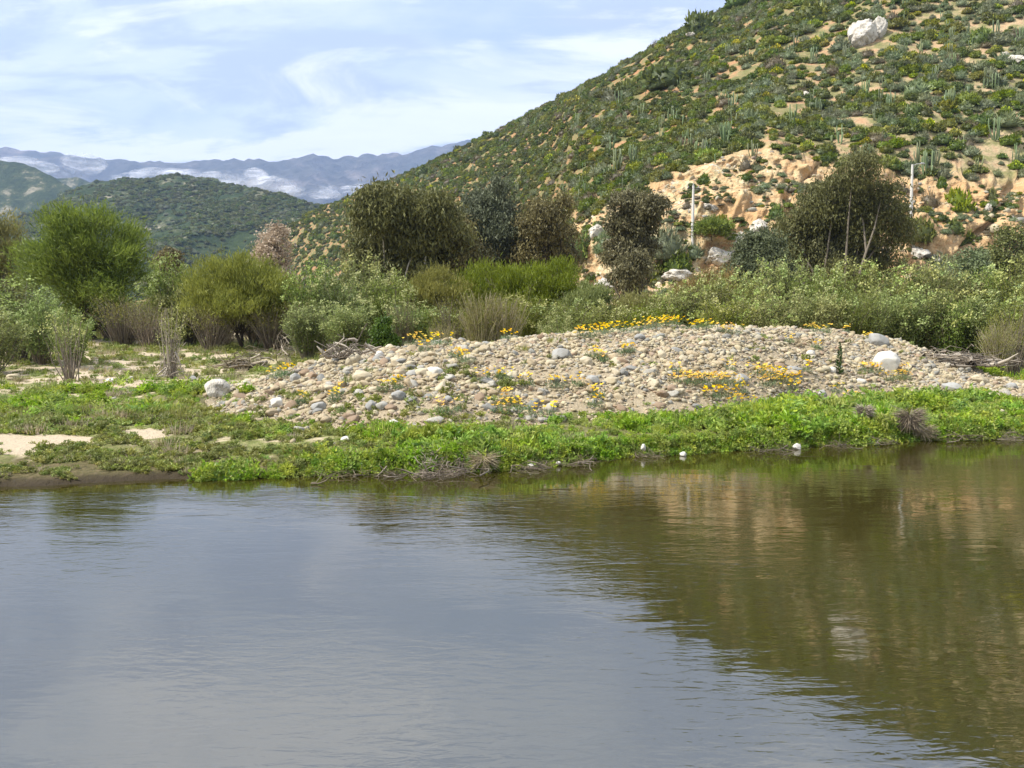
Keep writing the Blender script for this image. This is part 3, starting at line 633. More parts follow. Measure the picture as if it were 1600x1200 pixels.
# scrub on the middle hill
MBV = BVHTree.FromPolygons(mP.tolist(), mQ.tolist())
q = []
for _ in range(24000):
    a = rng.uniform(-.68, .02); y = rng.uniform(700, 1240); 
    if rng.random() > .15 + 1.5 * sst(.35, .62, fbm(np.array(a * y / 60), np.array(y / 60), 77, 3)): continue
    loc, nr = down(MBV, a * y, y)
    if loc: q.append((loc.x, loc.y, loc.z, rng.lognormal(.62, .40), rng.choice([0, 1, 2, 3], p=[.35, .3, .2, .15]), rng.random() * 6.28))
q = np.array(q)
scatter('distant_scrub', scrub[:4], q[:, :3], np.stack([0 * q[:, 5], 0 * q[:, 5], q[:, 5]], 1), np.stack([q[:, 3] * 1.15, q[:, 3] * 1.15, q[:, 3] * 1.2], 1), q[:, 4].astype(int), scrub_mats[:2], 'dark scrub dotted over the bluish hill in the distance')

def cactus(seed, n):
    g = np.random.default_rng(seed); mb = MB()
    for i in range(n):
        a = g.random() * 6.28; r0 = .12 + .5 * g.random() * (n > 2); H = g.uniform(1.0, 3.6); lean = g.uniform(0, .22)
        b = np.array([math.cos(a), math.sin(a), 0]); P = [b * r0 * .5, b * (r0 + .1) + [0, 0, .35], b * (r0 + lean * H) + [0, 0, H * .7], b * (r0 + lean * H) + [0, 0, H * .96], b * (r0 + lean * H) + [0, 0, H]]
        tube(mb, P, [.07, .10, .105, .095, .03], 7, 0, g.random())
    return mb.mesh('columnar_cactus', [M['cactus']])
cms = [cactus(s, n) for s, n in ((1, 5), (2, 8), (3, 3), (4, 11), (5, 6), (6, 2))]
cand = [(1462, 172), (1485, 165), (1360, 135), (1352, 150), (1415, 80), (1440, 85), (1353, 245), (1349, 255), (1455, 265), (1448, 275), (1503, 235), (1524, 268), (1530, 262), (1585, 255), (1590, 60), (1555, 140), (1312, 225), (1300, 225), (1268, 218), (1462, 260), (1275, 60), (1283, 65), (1310, 40), (1414, 72), (1325, 55), (1240, 30), (1085, 240), (1102, 245), (960, 270), (952, 275), (945, 280), (990, 255), (1000, 262), (1015, 262), (905, 300), (895, 305), (885, 310), (877, 315), (910, 315), (900, 320), (872, 330), (868, 322), (1025, 205), (1032, 200), (1022, 215), (1047, 190), (1052, 196), (1065, 195), (1066, 230), (1101, 238), (690, 300), (660, 330), (655, 335), (820, 320), (850, 305), (830, 312), (800, 325), (505, 355), (512, 350), (520, 362), (508, 372), (655, 290), (700, 282), (740, 270), (865, 250), (935, 195), (940, 190), (985, 100), (1010, 155), (880, 115)]
g = np.random.default_rng(5)
while len(cand) < 285:
    px = g.uniform(560, 1598); py = g.uniform(10, 330)
    if 1240 < px < 1340 and py > 200: continue
    if px > 1000 and py > 265: continue
    cand.append((px, py))
for i, (px, py) in enumerate(cand):
    h_ = hit(px, py, HB)
    if h_ is None: continue
    o = obj('columnar_cactus', cms[i % 6]); s = g.uniform(.35, .85) * (1.15 if py > 150 else .9); o.location = h_[0] - [0, 0, .1]; o.scale = (s * 1.05, s * 1.05, s * 1.1); o.rotation_euler = (0, 0, g.random() * 6.28)
    tag(o, ['columnar cactus with five arms ', 'dense columnar cactus with eight arms ', 'three-armed columnar cactus ', 'thick stand of many cactus columns ', 'six-armed columnar cactus ', 'pair of cactus columns '][i % 6] + where_hill(px, py), 'cactus', 'columnar cacti on the hillside')

# ------------------------------------------------------------------ stones
def stone(seed, sub=3, flat=.6, facets=9, lump=.34):
    g = np.random.default_rng(seed); V, T = ico(sub)
    V = V * (1 + lump * (fbm(V[:, 0] * 1.6 + seed * 3, V[:, 1] * 1.6 + V[:, 2] * 2.1, seed) - .5) * 2)[:, None]
    for _ in range(facets):
        n = rvec(1, g)[0]; c = g.uniform(.62, .9); dpt = V @ n; V = V - np.maximum(dpt - c, 0)[:, None] * n * .85
    V = V * np.array([1, g.uniform(.65, .95), flat * g.uniform(.85, 1.1)])
    mb = MB(); mb.add(V, T, 0, .5, True); return mb
OUTC = []
def boulder(px, py, wpx, hpx, mat, label, seed, cat='stone', name='stone', group=None, sink=.25, facets=9, tilt=0, tree=None, sub=4, lump=.25):
    """a stone whose foot is seen at (px, py) in the photograph, wpx wide and hpx high there"""
    h_ = hit(px, py, tree)
    if h_ is None: return None
    p, dist = h_[0], h_[0][1]
    if tree is None: p[2] = max(p[2], -.01)
    w = wpx / F * dist / 2; hh = hpx / F * dist
    mb = stone(seed, sub + (cat == 'rock'), 1.0, facets, lump); V = mb.V[0]
    if cat == 'rock': V *= (1 + .38 * (ridged(V[:, 0] * 1.7 + V[:, 2] * .9 + seed, V[:, 1] * 1.3 + V[:, 2] * 2.1, seed, 4) - .55) + .16 * (fbm(V[:, 0] * 7 + V[:, 1] * 3, V[:, 2] * 8 + seed, seed + 3) - .5))[:, None]
    ext = V.max(0) - V.min(0)
    mb.V[0] = (V - (V.max(0) + V.min(0)) / 2) / ext * np.array([2 * w, 1.7 * w, hh / (1 - sink)])
    mb.F = [(f, m, facets < 6) for f, m, _ in mb.F] if False else mb.F
    o = obj(name, mb.mesh(name, [M[mat]])); o.location = p + [0, w * .5, hh / (1 - sink) * (.5 - sink)]; o.rotation_euler = (0, tilt, 0)
    return tag(o, label, cat, group)
named = [
 (337, 622, 42, 30, 'outcrop', 'big rough pale grey boulder at the left tip of the stone heap', 1, .1),
 (431, 636, 20, 15, 'stone_white', 'round white stone near the left end of the heap', 2, 0),
 (460, 597, 18, 14, 'stone_grey', 'grey stone with a white face beside small yellow poppies at the heap left', 3, .3),
 (497, 641, 24, 13, 'stone_grey', 'flat dark grey stone low on the left slope of the heap', 4, 0),
 (565, 598, 34, 19, 'stone_tan', 'large pale yellowish stone high on the left slope', 5, .1),
 (551, 572, 24, 22, 'stone_tan', 'pale pointed stone beside the driftwood on the heap top', 6, .3),
 (580, 642, 20, 17, 'stone_grey', 'blotchy grey and white stone low on the left slope', 7, 0),
 (622, 625, 24, 15, 'stone_grey', 'smooth mauve grey stone in the middle of the left slope', 8, .1),
 (659, 588, 26, 13, 'stone_tan', 'smooth oval grey-tan stone overhanging a dark hollow', 9, 0),
 (679, 587, 26, 14, 'stone_white', 'smooth white oval stone right beside the dark hollow', 10, .15),
 (643, 588, 24, 10, 'stone_grey', 'flat slab left of the dark hollow between the stones', 11, 0),
 (592, 560, 14, 12, 'stone_white', 'small bright white stone beside the driftwood stump', 12, .2),
 (615, 668, 24, 13, 'stone_white', 'white angular stone at the foot of the heap above the green herbs', 13, 0),
 (539, 693, 16, 11, 'stone_white', 'cream stone lying alone in the green herbs on the bank', 14, 0),
 (878, 560, 34, 16, 'stone_grey', 'long pale grey stone under the poppies at mid heap', 15, .1),
 (861, 571, 16, 9, 'stone_tan', 'rounded tan stone left below the long pale grey stone', 16, 0),
 (917, 571, 22, 14, 'stone_tan', 'pale tan stone right of the long pale grey stone', 17, .2),
 (956, 601, 24, 13, 'stone_tan', 'smooth tan egg-shaped stone in the middle of the heap', 18, -.2),
 (926, 600, 22, 14, 'stone_grey', 'grey slab left of the tan egg-shaped stone', 19, -.2),
 (1000, 533, 18, 12, 'stone_grey', 'dark grey pointed stone just under the crest of the heap', 20, .3),
 (1003, 697, 9, 12, 'stone_white', 'small upright white stone at the water edge', 21, 0),
 (1065, 709, 12, 8, 'stone_white', 'small white stone at the water edge right of the upright white one', 22, 0),
 (1241, 696, 15, 11, 'stone_white', 'bright white stone at the water edge below the orange poppies', 23, 0),
 (1241, 583, 30, 11, 'stone_grey', 'flat brown-grey slab above the biggest poppy clump', 24, 0),
 (1268, 557, 15, 10, 'stone_white', 'small white stone above the flat brown-grey slab', 25, 0),
 (1300, 583, 17, 10, 'stone_white', 'white oval stone just left of the dark weed stalk', 26, 0),
 (1389, 581, 36, 34, 'stone_white', 'largest white boulder, standing upright on the right slope of the heap', 27, .25),
 (1376, 540, 32, 18, 'stone_grey', 'big pale grey boulder on the crest above the white boulder', 28, .35),
 (1346, 602, 17, 11, 'stone_white', 'round white stone below the largest white boulder', 29, 0),
 (1343, 571, 14, 13, 'stone_tan', 'cream stone left of the largest white boulder', 30, 0),
 (1286, 622, 16, 14, 'stone_grey', 'bluish grey stone in the herbs at the right foot of the heap', 31, .3),
 (1491, 611, 30, 14, 'stone_grey', 'long smooth mauve grey boulder at the right foot of the heap', 32, .25),
 (1535, 598, 30, 12, 'stone_tan', 'low pale stone at the right tip of the heap beside bright herbs', 33, .3),
 (1584, 608, 18, 10, 'stone_grey', 'blue-grey stone at the right edge beyond the heap tip', 34, 0),
 (1159, 598, 28, 14, 'stone_grey', 'pale bluish grey stone behind the orange poppies', 35, 0),
 (699, 628, 16, 10, 'stone_grey', 'greenish grey stone at the centre of the slope', 36, 0),
 (17, 594, 22, 10, 'stone_tan', 'pale flat stone on the sandy flat at the far left', 37, 0),
 (170, 601, 18, 10, 'stone_white', 'pale stone on the sandy flat left of the dead stump bush', 38, 0),
 (200, 597, 16, 9, 'stone_white', 'white stone on the sandy flat nearest the dead stump bush', 39, 0),
 (300, 595, 14, 8, 'stone_grey', 'grey-white stone right of the dead stump bush', 40, 0),
 (1021, 671, 12, 7, 'stone_grey', 'blue-grey stone sunk in the herbs below the sand patch', 41, 0),
 (829, 721, 12, 5, 'stone_white', 'low white stone at the water edge in the middle of the bank', 42, 0),
 (872, 718, 9, 6, 'stone_white', 'tiny white stone at the water edge right of the low white one', 43, 0),
 (1364, 688, 14, 8, 'stone_white', 'white stone at the water edge left of the overhanging dead roots', 44, 0),
]
for px, py, w, h_, mt, lb, sd, ti in named:
    if 'water edge' in lb: py += 6; w *= .9; h_ *= .95
    bo = boulder(px, py, w, h_, mt, lb, sd, tilt=ti, facets=5 + sd % 6, sink=.2, sub=4, group='stones on the heap and bank that stand out')
    if bo and 'water edge' in lb: bo.location.y -= .16; bo.location.z = max(bo.location.z, .02)
stones = [stone(s, 2, f, 12 + s % 5) for s, f in ((101, .55), (102, .7), (103, .5), (104, .8), (105, .6), (106, .45))]
# gravel field of the heap
N = 230000; xs = rng.uniform(-14, 22, N); ys = rng.uniform(12.5, 35, N)
gm = masks(xs, ys)[3]; t_, yb_m, yr_m, zr_m = mound(xs, ys)
thin = 0.35 + .65 * sst(.40, .52, fbm(xs * .9, ys * .9, 91))
edge = sst(-.05, .22, t_) * .75 + .25
kp = (rng.random(N) < gm * thin * edge) & (np.abs(xs / ys) < .70)
xs = xs[kp]; ys = ys[kp]; n = len(xs); r = np.clip(rng.lognormal(math.log(.037), .52, n), .012, .135)
# stray stones on the bank and the sandy flat
xb = rng.uniform(-30, 22, 9000); yb2 = rng.uniform(11, 48, 9000); mm = masks(xb, yb2); db = yb2 - shoreY(xb)
kb = (db > -.05) & (rng.random(9000) < np.where(db < .45, .9 * (xb > -4), .10 + .25 * mm[2] * (db > 9)) * (mm[3] < .5)) & (np.abs(xb / yb2) < .72)
kb &= ~((mm[2] > .5) & (db < 9))
xs = np.concatenate([xs, xb[kb]]); ys = np.concatenate([ys, yb2[kb]]); r = np.concatenate([r, np.clip(rng.lognormal(math.log(.032), .5, kb.sum()), .01, .12)])
zs = ground(xs, ys)
ap = r / ys; o_ = np.argsort(-ap); bigi = o_[:255]; rest = o_[255:]
SCOL = [('tan', (0.38, 0.31, 0.205)), ('cream', (0.50, 0.44, 0.32)), ('grey', (0.25, 0.25, 0.235)), ('brown', (0.28, 0.205, 0.14)), ('pale grey', (0.38, 0.365, 0.32)), ('sandy', (0.43, 0.36, 0.245))]
SMAT = [stone_mat('stone_' + n_.replace(' ', '_'), [(0, tuple(v * .85 for v in c_)), (1, tuple(v * 1.12 for v in c_))], 4) for n_, c_ in SCOL]
sm_ = {(a, b): stone(200 + b, 3, (.55, .7, .5, .8, .6, .45, .75, .6)[b], (8, 9, 16, 10, 16, 12, 8, 18)[b]).mesh('stone', [SMAT[a]]) for a in range(6) for b in range(8)}
SSH = ['flattish', 'rounded', 'flat angular', 'rounded', 'angular', 'flat', 'rounded', 'angular']
def where_heap(px, py, t):
    side = 'left end' if px < 520 else 'left slope' if px < 760 else 'middle' if px < 1000 else 'right slope' if px < 1300 else 'right end'
    if t < -0.15 or t > 2.2: return 'off the heap, ' + ('on the left flat' if px < 420 else 'on the bank below the heap' if t < 0 else 'behind the heap')
    return ('at the foot of the heap, ' if t < .25 else 'low on the heap, ' if t < .55 else 'high on the heap, ' if t < .85 else 'on the crest of the heap, ') + side
for i in bigi:
    s = r[i] * 1.15; ci = int(rng.choice(6, p=[.25, .15, .14, .13, .18, .15])); si = int(rng.integers(0, 8)); o = obj('stone', sm_[ci, si]); o.location = (xs[i], ys[i], zs[i] + s * .15); o.scale = (s * 1.25, s * 1.25, s * 1.2)
    o.rotation_euler = (rng.normal() * .3, rng.normal() * .3, rng.random() * 6.28)
    a_, b_ = to_px((xs[i], ys[i], zs[i])); tt = float(mound(xs[i], ys[i])[0]); tag(o, ('big ' if s > .17 else '') + SSH[si] + ' ' + SCOL[ci][0] + ' stone ' + where_heap(a_, b_, tt), 'stone', 'larger stones of the gravel heap')
m_ = len(rest)
scatter('gravel', stones, np.stack([xs[rest], ys[rest], zs[rest] + r[rest] * .2], 1), np.stack([rng.normal(size=m_) * .35, rng.normal(size=m_) * .35, rng.random(m_) * 6.28], 1),
        r[rest][:, None] * rng.uniform(.9, 1.4, (m_, 3)), rng.integers(0, 6, m_), [M['stone']], 'heap of small tan and grey river stones')

# ------------------------------------------------------------------ herbs, weeds and grass of the bank
def herb(seed, n, rad, H, L, W, m=0, up=.6, lob=True):
    g = np.random.default_rng(seed); mb = MB(); ns = max(4, n // 9)
    for i in range(ns):
        a = g.random() * 6.28; rr = rad * math.sqrt(g.random()); b = np.array([math.cos(a) * rr * .5, math.sin(a) * rr * .5, 0]); hh = H * g.uniform(.45, 1.05) * (1.1 - .4 * rr / rad)
        tip = np.array([math.cos(a) * rr, math.sin(a) * rr, hh]); q = n // ns; t = g.uniform(.35, 1.0, q)[:, None]
        C = b + (tip - b) * t + g.normal(size=(q, 3)) * L * .25; D = unit(g.normal(size=(q, 3)) * [1, 1, .5] + [0, 0, up])
        leaves(mb, C, D, L * g.uniform(.6, 1.25, q), W * g.uniform(.7, 1.2, q), m, np.clip(g.uniform(0, 1) * .6 + g.uniform(0, .4, q), 0, 1), g)
    return mb
def grass(seed, n, rad, H, W, m=0, lean=.35):
    g = np.random.default_rng(seed); mb = MB(); a = g.random(n) * 6.28; rr = rad * np.sqrt(g.random(n))
    C = np.stack([np.cos(a) * rr, np.sin(a) * rr, 0 * a], 1); D = unit(np.stack([np.cos(a) * lean * g.random(n), np.sin(a) * lean * g.random(n), 1 + 0 * a], 1) + g.normal(size=(n, 3)) * .12)
    leaves(mb, C, D, H * g.uniform(.5, 1.1, n), W, m, g.random(n), g); return mb
herbs = [herb(1, 170, .22, .25, .085, .042), herb(2, 160, .26, .20, .10, .046), herb(3, 140, .18, .30, .075, .032), herb(4, 150, .20, .12, .07, .04), grass(5, 90, .16, .26, .012)]
weeds_ = [herb(11, 60, .15, .06, .05, .028, 1), herb(12, 70, .13, .09, .045, .022, 1), grass(13, 70, .14, .16, .009, 1), grass(14, 60, .12, .14, .01, 2, .8)]
hm = [M['herb'], M['weed'], M['straw']]
N = 34000; xs = rng.uniform(-20, 26, N); ys = rng.uniform(11.5, 37, N)
mm = masks(xs, ys); d_ = ys - shoreY(xs); p_ = 800 + F * xs / ys
kp = (rng.random(N) < mm[0] * .92) & (np.abs(xs / ys) < .95); xs, ys, d_, p_ = xs[kp], ys[kp], d_[kp], p_[kp]; n = len(xs)
yb_h = mound(xs, ys)[1]; sc = np.clip(rng.lognormal(-.12, .26, n), .4, 1.35) * (0.44 + .78 * sst(.38, .62, fbm(xs * .7, ys * .7, 95))) * (1 + .22 * sst(1080, 1250, p_)) * (.7 + .3 * sst(.0, .8, d_)) * (.55 + .45 * sst(.0, 1.6, np.abs(yb_h - ys)))
w = rng.choice(5, n, p=[.3, .27, .18, .17, .08])
# plants hanging over the little bank face
xf = rng.uniform(-5, 24, 5200); df_ = rng.uniform(-.03, .24, 5200); yf = shoreY(xf) + df_; kf = rng.random(5200) < .25 + .75 * sst(.40, .55, fbm(xf * 1.3, xf * 0, 97) + .10 * sst(3, 8, xf)); xf, yf, df_ = xf[kf], yf[kf], df_[kf]; nf_ = len(xf)
HF = (xf, yf, ground(xf, yf) + .01, rng.uniform(.35, .8, nf_) * (.75 + .5 * sst(.40, .60, fbm(xf * .8, xf * 0, 98))), rng.choice(5, nf_, p=[.2, .25, .1, .4, .05]))
n2_ = n + nf_
scatter('bank_herbs', herbs, np.concatenate([np.stack([xs, ys, ground(xs, ys) - .01], 1), np.stack(HF[:3], 1)]), np.concatenate([np.stack([rng.normal(size=n) * .12, rng.normal(size=n) * .12, rng.random(n) * 6.28], 1), np.stack([rng.uniform(.2, .8, nf_), rng.normal(size=nf_) * .2, rng.normal(size=nf_) * .6], 1)]), np.concatenate([sc, HF[3]])[:, None] * rng.uniform(.85, 1.15, (n2_, 3)), np.concatenate([w, HF[4]]), hm, 'bright green leafy herbs covering the river bank')
N = 135000; xs = rng.uniform(-42, 34, N); ys = rng.uniform(11.5, 60, N); xs[:40000] = rng.uniform(-13, 0, 40000); ys[:40000] = rng.uniform(11.5, 19, 40000)
mm = masks(xs, ys); d_ = ys - shoreY(xs)
kp = (rng.random(N) < mm[1] * np.where(d_ > 13, .24, .80 * sst(.44, .54, fbm(xs * 2.6, ys * 2.6, 88)))) & (np.abs(xs / ys) < .95); xs, ys, d_ = xs[kp], ys[kp], d_[kp]; n = len(xs)
sc = rng.lognormal(0, .35, n) * (1 + .5 * sst(12, 30, d_)) * (.62 + .4 * sst(1, 6, d_))
w = np.where(d_ < 5.5, rng.choice(4, n, p=[.55, .42, .0, .03]), rng.choice(4, n, p=[.42, .3, .16, .12]))
scatter('low_weeds', weeds_, np.stack([xs, ys, ground(xs, ys) - .005], 1), np.stack([0 * xs, 0 * xs, rng.random(n) * 6.28], 1), np.repeat(sc[:, None], 3, 1), w, hm, 'sparse low weeds and grass on the sandy ground')

# ------------------------------------------------------------------ poppies
def poppy_parts(seed, nf, rad):
    g = np.random.default_rng(seed); fo = MB(); fl = MB(); st = MB()
    n = int(60 + 240 * rad); a = g.random(n) * 6.28; rr = rad * np.sqrt(g.random(n))
    C = np.stack([np.cos(a) * rr, np.sin(a) * rr, g.random(n) * .10], 1); leaves(fo, C, unit(g.normal(size=(n, 3)) * .6 + [0, 0, .8]), .10, .016, 0, g.random(n), g)
    for i in range(nf):
        a = g.random() * 6.28; r0 = rad * math.sqrt(g.random()) * 1.05; h_ = g.uniform(.17, .34); t = np.array([math.cos(a) * r0, math.sin(a) * r0, h_])
        tube(st, curve(t * [.7, .7, 0], t, .06, 3, g), .004, 3, 0, .5)
        s = g.uniform(.036, .052); tl = unit(np.array([g.normal() * .25 - .1, g.normal() * .25 - .25, 1])); e1 = unit(np.cross(tl, [0.3, 1, .2])); e2 = np.cross(tl, e1); c = g.random()
        for q in range(4):
            b = q * math.pi / 2 + g.random() * .3; u = e1 * math.cos(b) + e2 * math.sin(b); v = np.cross(tl, u)
            fl.add([t, t + (u * .55 + v * .55) * s + tl * s * .35, t + u * s * 1.15 + tl * s * .62, t + (u * .55 - v * .55) * s + tl * s * .35], [[0, 1, 2, 3]], 0, c)
    return fo, st, fl
pop = [(650, 537, 6, .35, 'at the left end of the crest row'), (668, 534, 10, .4, 'second along the crest row from the left'), (690, 536, 5, .3, 'on the crest just left of the dry grass'), (664, 546, 4, .2, 'just under the crest above the smooth white oval stone'),
 (768, 530, 7, .3, 'on the crest in front of the tall dry grass'), (795, 528, 6, .25, 'on the crest right of the tall dry grass'), (775, 526, 3, .2, 'topmost before the dry grass'), (725, 564, 9, .3, 'below the crest on the left half of the heap'), (712, 556, 4, .2, 'small and pale under the crest of the left half'),
 (785, 592, 7, .25, 'high on the middle slope'), (753, 592, 3, .2, 'sparse on the middle slope'), (790, 625, 6, .2, 'low on the middle slope'), (812, 640, 7, .3, 'at the foot of the middle slope'), (782, 642, 6, .3, 'at the foot of the slope left of centre'), (845, 648, 8, .35, 'at the foot of the slope above the herbs at centre'), (700, 642, 4, .3, 'thin and low left of centre'),
 (870, 603, 9, .3, 'on the slope under the long pale grey stone'), (822, 600, 4, .2, 'few flowered at mid slope'), (903, 600, 3, .2, 'few flowered left of the tan egg-shaped stone'), (930, 556, 7, .3, 'just right of the long pale grey stone'), (942, 563, 3, .15, 'tiny below the right end of the long grey stone'), (975, 550, 4, .2, 'sparse on a grey-green tuft under the crest'), (985, 547, 3, .15, 'few orange flowers under the crest'),
 (925, 521, 18, .5, 'dense at the left rise of the right crest'), (945, 518, 16, .5, 'dense on the crest left of the shrub gap'), (915, 526, 9, .4, 'at the lowest end of the right crest row'), (980, 516, 12, .5, 'mid crest row'), (1012, 512, 14, .5, 'on the crest near the highest point'), (1030, 508, 16, .5, 'on the highest point of the heap'), (1048, 505, 14, .4, 'highest of all behind the crest'), (1080, 512, 8, .4, 'thin row right of the highest point'), (1098, 511, 9, .4, 'right end of the thin crest row'), (1128, 517, 6, .3, 'pale on the crest right of the highest point'), (1145, 520, 5, .3, 'pale behind the crest stones'),
 (932, 618, 4, .2, 'at mid slope above the bare soil'), (930, 633, 3, .2, 'low above the bare soil'), (1065, 596, 14, .35, 'leftmost of the orange band on the right slope'), (1085, 598, 10, .35, 'second of the orange band on the right slope'), (1105, 599, 20, .4, 'dense in the middle of the orange band'), (1125, 596, 16, .4, 'dense right of the band middle'), (1140, 601, 8, .3, 'right end of the orange band'), (1138, 577, 4, .2, 'small above the orange band'), (1055, 580, 3, .2, 'pale on a green tuft above the band'),
 (1185, 583, 18, .45, 'upper left of the biggest yellow cluster'), (1205, 588, 26, .5, 'centre of the biggest yellow cluster'), (1225, 595, 28, .45, 'orange right side of the biggest cluster'), (1195, 600, 14, .4, 'lower left of the biggest yellow cluster'), (1232, 607, 16, .3, 'lower tip of the biggest cluster'), (1115, 620, 9, .3, 'among the herbs under the orange band'), (1135, 617, 9, .3, 'among the herbs right under the orange band'), (1150, 630, 8, .3, 'in the tall herbs below the biggest cluster'), (1165, 635, 6, .3, 'lowest in the tall herbs'), (1160, 612, 4, .2, 'single stems by the bluish grey stone'),
 (1270, 516, 7, .3, 'on the crest of the right half'), (1285, 517, 6, .3, 'on the crest right half second from left'), (1321, 517, 4, .15, 'alone on the crest before the dark bushes'), (1357, 529, 7, .2, 'against the big pale grey boulder'), (1275, 542, 4, .2, 'under the right crest'), (1232, 533, 3, .2, 'tiny under the right crest'), (1258, 577, 4, .2, 'just left of the white oval stone'), (1365, 580, 9, .25, 'touching the left side of the largest white boulder'), (1350, 578, 6, .25, 'left of the largest white boulder'), (1387, 592, 8, .25, 'right below the largest white boulder'), (1412, 590, 10, .25, 'right of the foot of the largest white boulder'), (1410, 580, 6, .2, 'orange beside the right foot of the largest white boulder'), (1305, 612, 3, .2, 'few flowered near the foot of the right slope'), (1330, 625, 3, .2, 'few flowered at the herb edge on the right'), (1222, 637, 2, .15, 'two blooms in the right herbs'),
 (437, 588, 6, .3, 'at the left end of the heap'), (446, 583, 6, .3, 'beside the grey stone at the heap left'), (506, 553, 5, .15, 'in front of the bare branch at the left'), (505, 561, 4, .15, 'below the bare branch at the left'), (622, 606, 4, .15, 'small on the left slope'), (528, 617, 3, .15, 'few flowered low on the left slope'), (522, 626, 3, .15, 'lowest on the left slope'), (472, 629, 2, .12, 'two blooms right of the round white stone'), (598, 610, 3, .15, 'left of the smooth mauve stone')]
for i, (px, py, nf, rad, wh) in enumerate(pop):
    h_ = hit(px, py + 4)
    if h_ is None: continue
    e = empty('poppy_plant', h_[0], ('yellow poppy clump ' if i % 3 else 'yellow-orange poppy clump ') + wh, 'poppy', 'poppies blooming on the stone heap', rng.random() * 6)
    fo, st, fl = poppy_parts(300 + i, int(nf * 1.5) + 3, rad * 1.0)
    obj('foliage', fo.mesh('foliage', [M['poppy_leaf']]), e); tag(obj('stems', st.mesh('stems', [M['poppy_leaf']]), e), kind='stuff'); tag(obj('flowers', fl.mesh('flowers', [M['poppy']]), e), kind='stuff')

# ------------------------------------------------------------------ trees
def lobes_for(W, H, cb, k, g, flat=1.0, lr=.30):
    r0 = W * lr; out = []
    for i in range(k):
        a = i * 2.4 + g.random(); f = math.sqrt((i + .5) / k); rr = (W / 2 - r0 * .9) * f
        z = H - r0 * .8 * flat - (H - cb - r0 * 1.2 * flat) * min(1, (f ** 2.2) * .55 + .75 * g.random() * (i % 2) + .1)
        s = g.uniform(.75, 1.15); out.append((math.cos(a) * rr, math.sin(a) * rr, max(z, cb + r0 * .4), r0 * s, r0 * s, r0 * s * flat))
    return out
def tree(name, px, w, top, Yd, label, leafm, bark, mode='rand', cb=.3, k=9, ncl=190, nleaf=60, clr=.05, L=.2, Wd=.06, stems=1, seed=0, flat=.9, lr=.28, cat='tree', base_py=None, group=None, trad=None, tree_=None, shell=.55, bloom=None, nbloom=0, base=None, crown=None):
    g = np.random.default_rng(seed + 900)
    tp = at(px, top, Yd); x, y = tp[0], Yd
    z0 = gz(x, y) if base is None else base
    H = tp[2] - z0; W = w / F * Yd
    lob = lobes_for(W, H, H * cb, k, g, flat, lr)
    if crown:
        lob = []
        for i, (cx, cy, cr_) in enumerate(crown):
            q = at(cx, cy, Yd); rr = cr_ / F * Yd; lob.append((q[0] - x, g.uniform(-.3, .3) * W, q[2] - z0, rr, rr * 1.1, rr * g.uniform(.8, 1.05)))
    e = empty(name, (x, y, z0 - .05), label, cat, group)
    tr = MB(); cr = MB(); R0 = trad or H * .022
    vol = np.array([l[3] * l[4] * l[5] for l in lob]); vol = vol / vol.sum()
    for s in range(stems):
        a = g.random() * 6.28; off = np.array([math.cos(a), math.sin(a), 0]) * R0 * 3 * (stems > 1)
        fork = np.array([g.normal() * .03 * H, g.normal() * .03 * H, H * cb * (.9 if stems == 1 else .45)]) + off * 1.5
        tube(tr, np.vstack([[off - [0, 0, .2]], curve(off, fork, .05, 4, g)[1:]]), np.linspace(R0 * 1.3, R0 * .8, 4) if stems == 1 else np.linspace(R0, R0 * .6, 4), 7, 0, .5)
        for li, l in enumerate(lob):
            if li % stems != s: continue
            c = np.array(l[:3]); tube(tr, curve(fork, c + [0, W * .06, 0], .08, 5, g), np.linspace(R0 * .45, R0 * .12, 5), 5, 0, .5)
    for c in range(ncl):
        l = lob[g.choice(len(lob), p=vol)]; dr = rvec(1, g)[0]; rad = g.uniform(shell, 1.16) ** .8
        lc = np.array(l[:3]); pos = lc + dr * rad * np.array(l[3:])
        if pos[2] < H * cb * .75: continue
        if c % 2 == 0: tube(tr, curve(lc, pos, .08, 3, g), [R0 * .16, R0 * .1, R0 * .04], 3, 0, .5)
        n = int(nleaf * g.uniform(.6, 1.3) * 1.25); sp = W * clr * g.uniform(.7, 1.4)
        C = pos + g.normal(size=(n, 3)) * sp * [1, 1, .75]
        out = unit(pos - np.array([0, 0, H * .3]))
        if mode == 'droop': D = unit(g.normal(size=(n, 3)) * .55 + [0, 0, -.9])
        elif mode == 'spray': D = unit(g.normal(size=(n, 3)) * .55 + out * .8 + [0, 0, .25])
        elif mode == 'up': D = unit(g.normal(size=(n, 3)) * .45 + out * .3 + [0, 0, .9])
        else: D = rvec(n, g)
        r = np.clip(g.uniform(0, .5) + g.uniform(0, .5, n), 0, 1)
        leaves(cr, C, D, L * 1.15 * g.uniform(.6, 1.3, n), Wd * 1.7 * g.uniform(.7, 1.3, n), 0, r, g)
        if bloom and g.random() < nbloom and dr[2] > -.2:
            n = 14; leaves(cr, pos + out * sp + g.normal(size=(n, 3)) * sp * .5, rvec(n, g), L * .55, L * .5, 1, g.random(n), g)
    obj('trunk', tr.mesh('trunk', [M[bark]]), e); obj('crown', cr.mesh('crown', [M[leafm]] + ([M[bloom]] if bloom else [])), e)
    return e

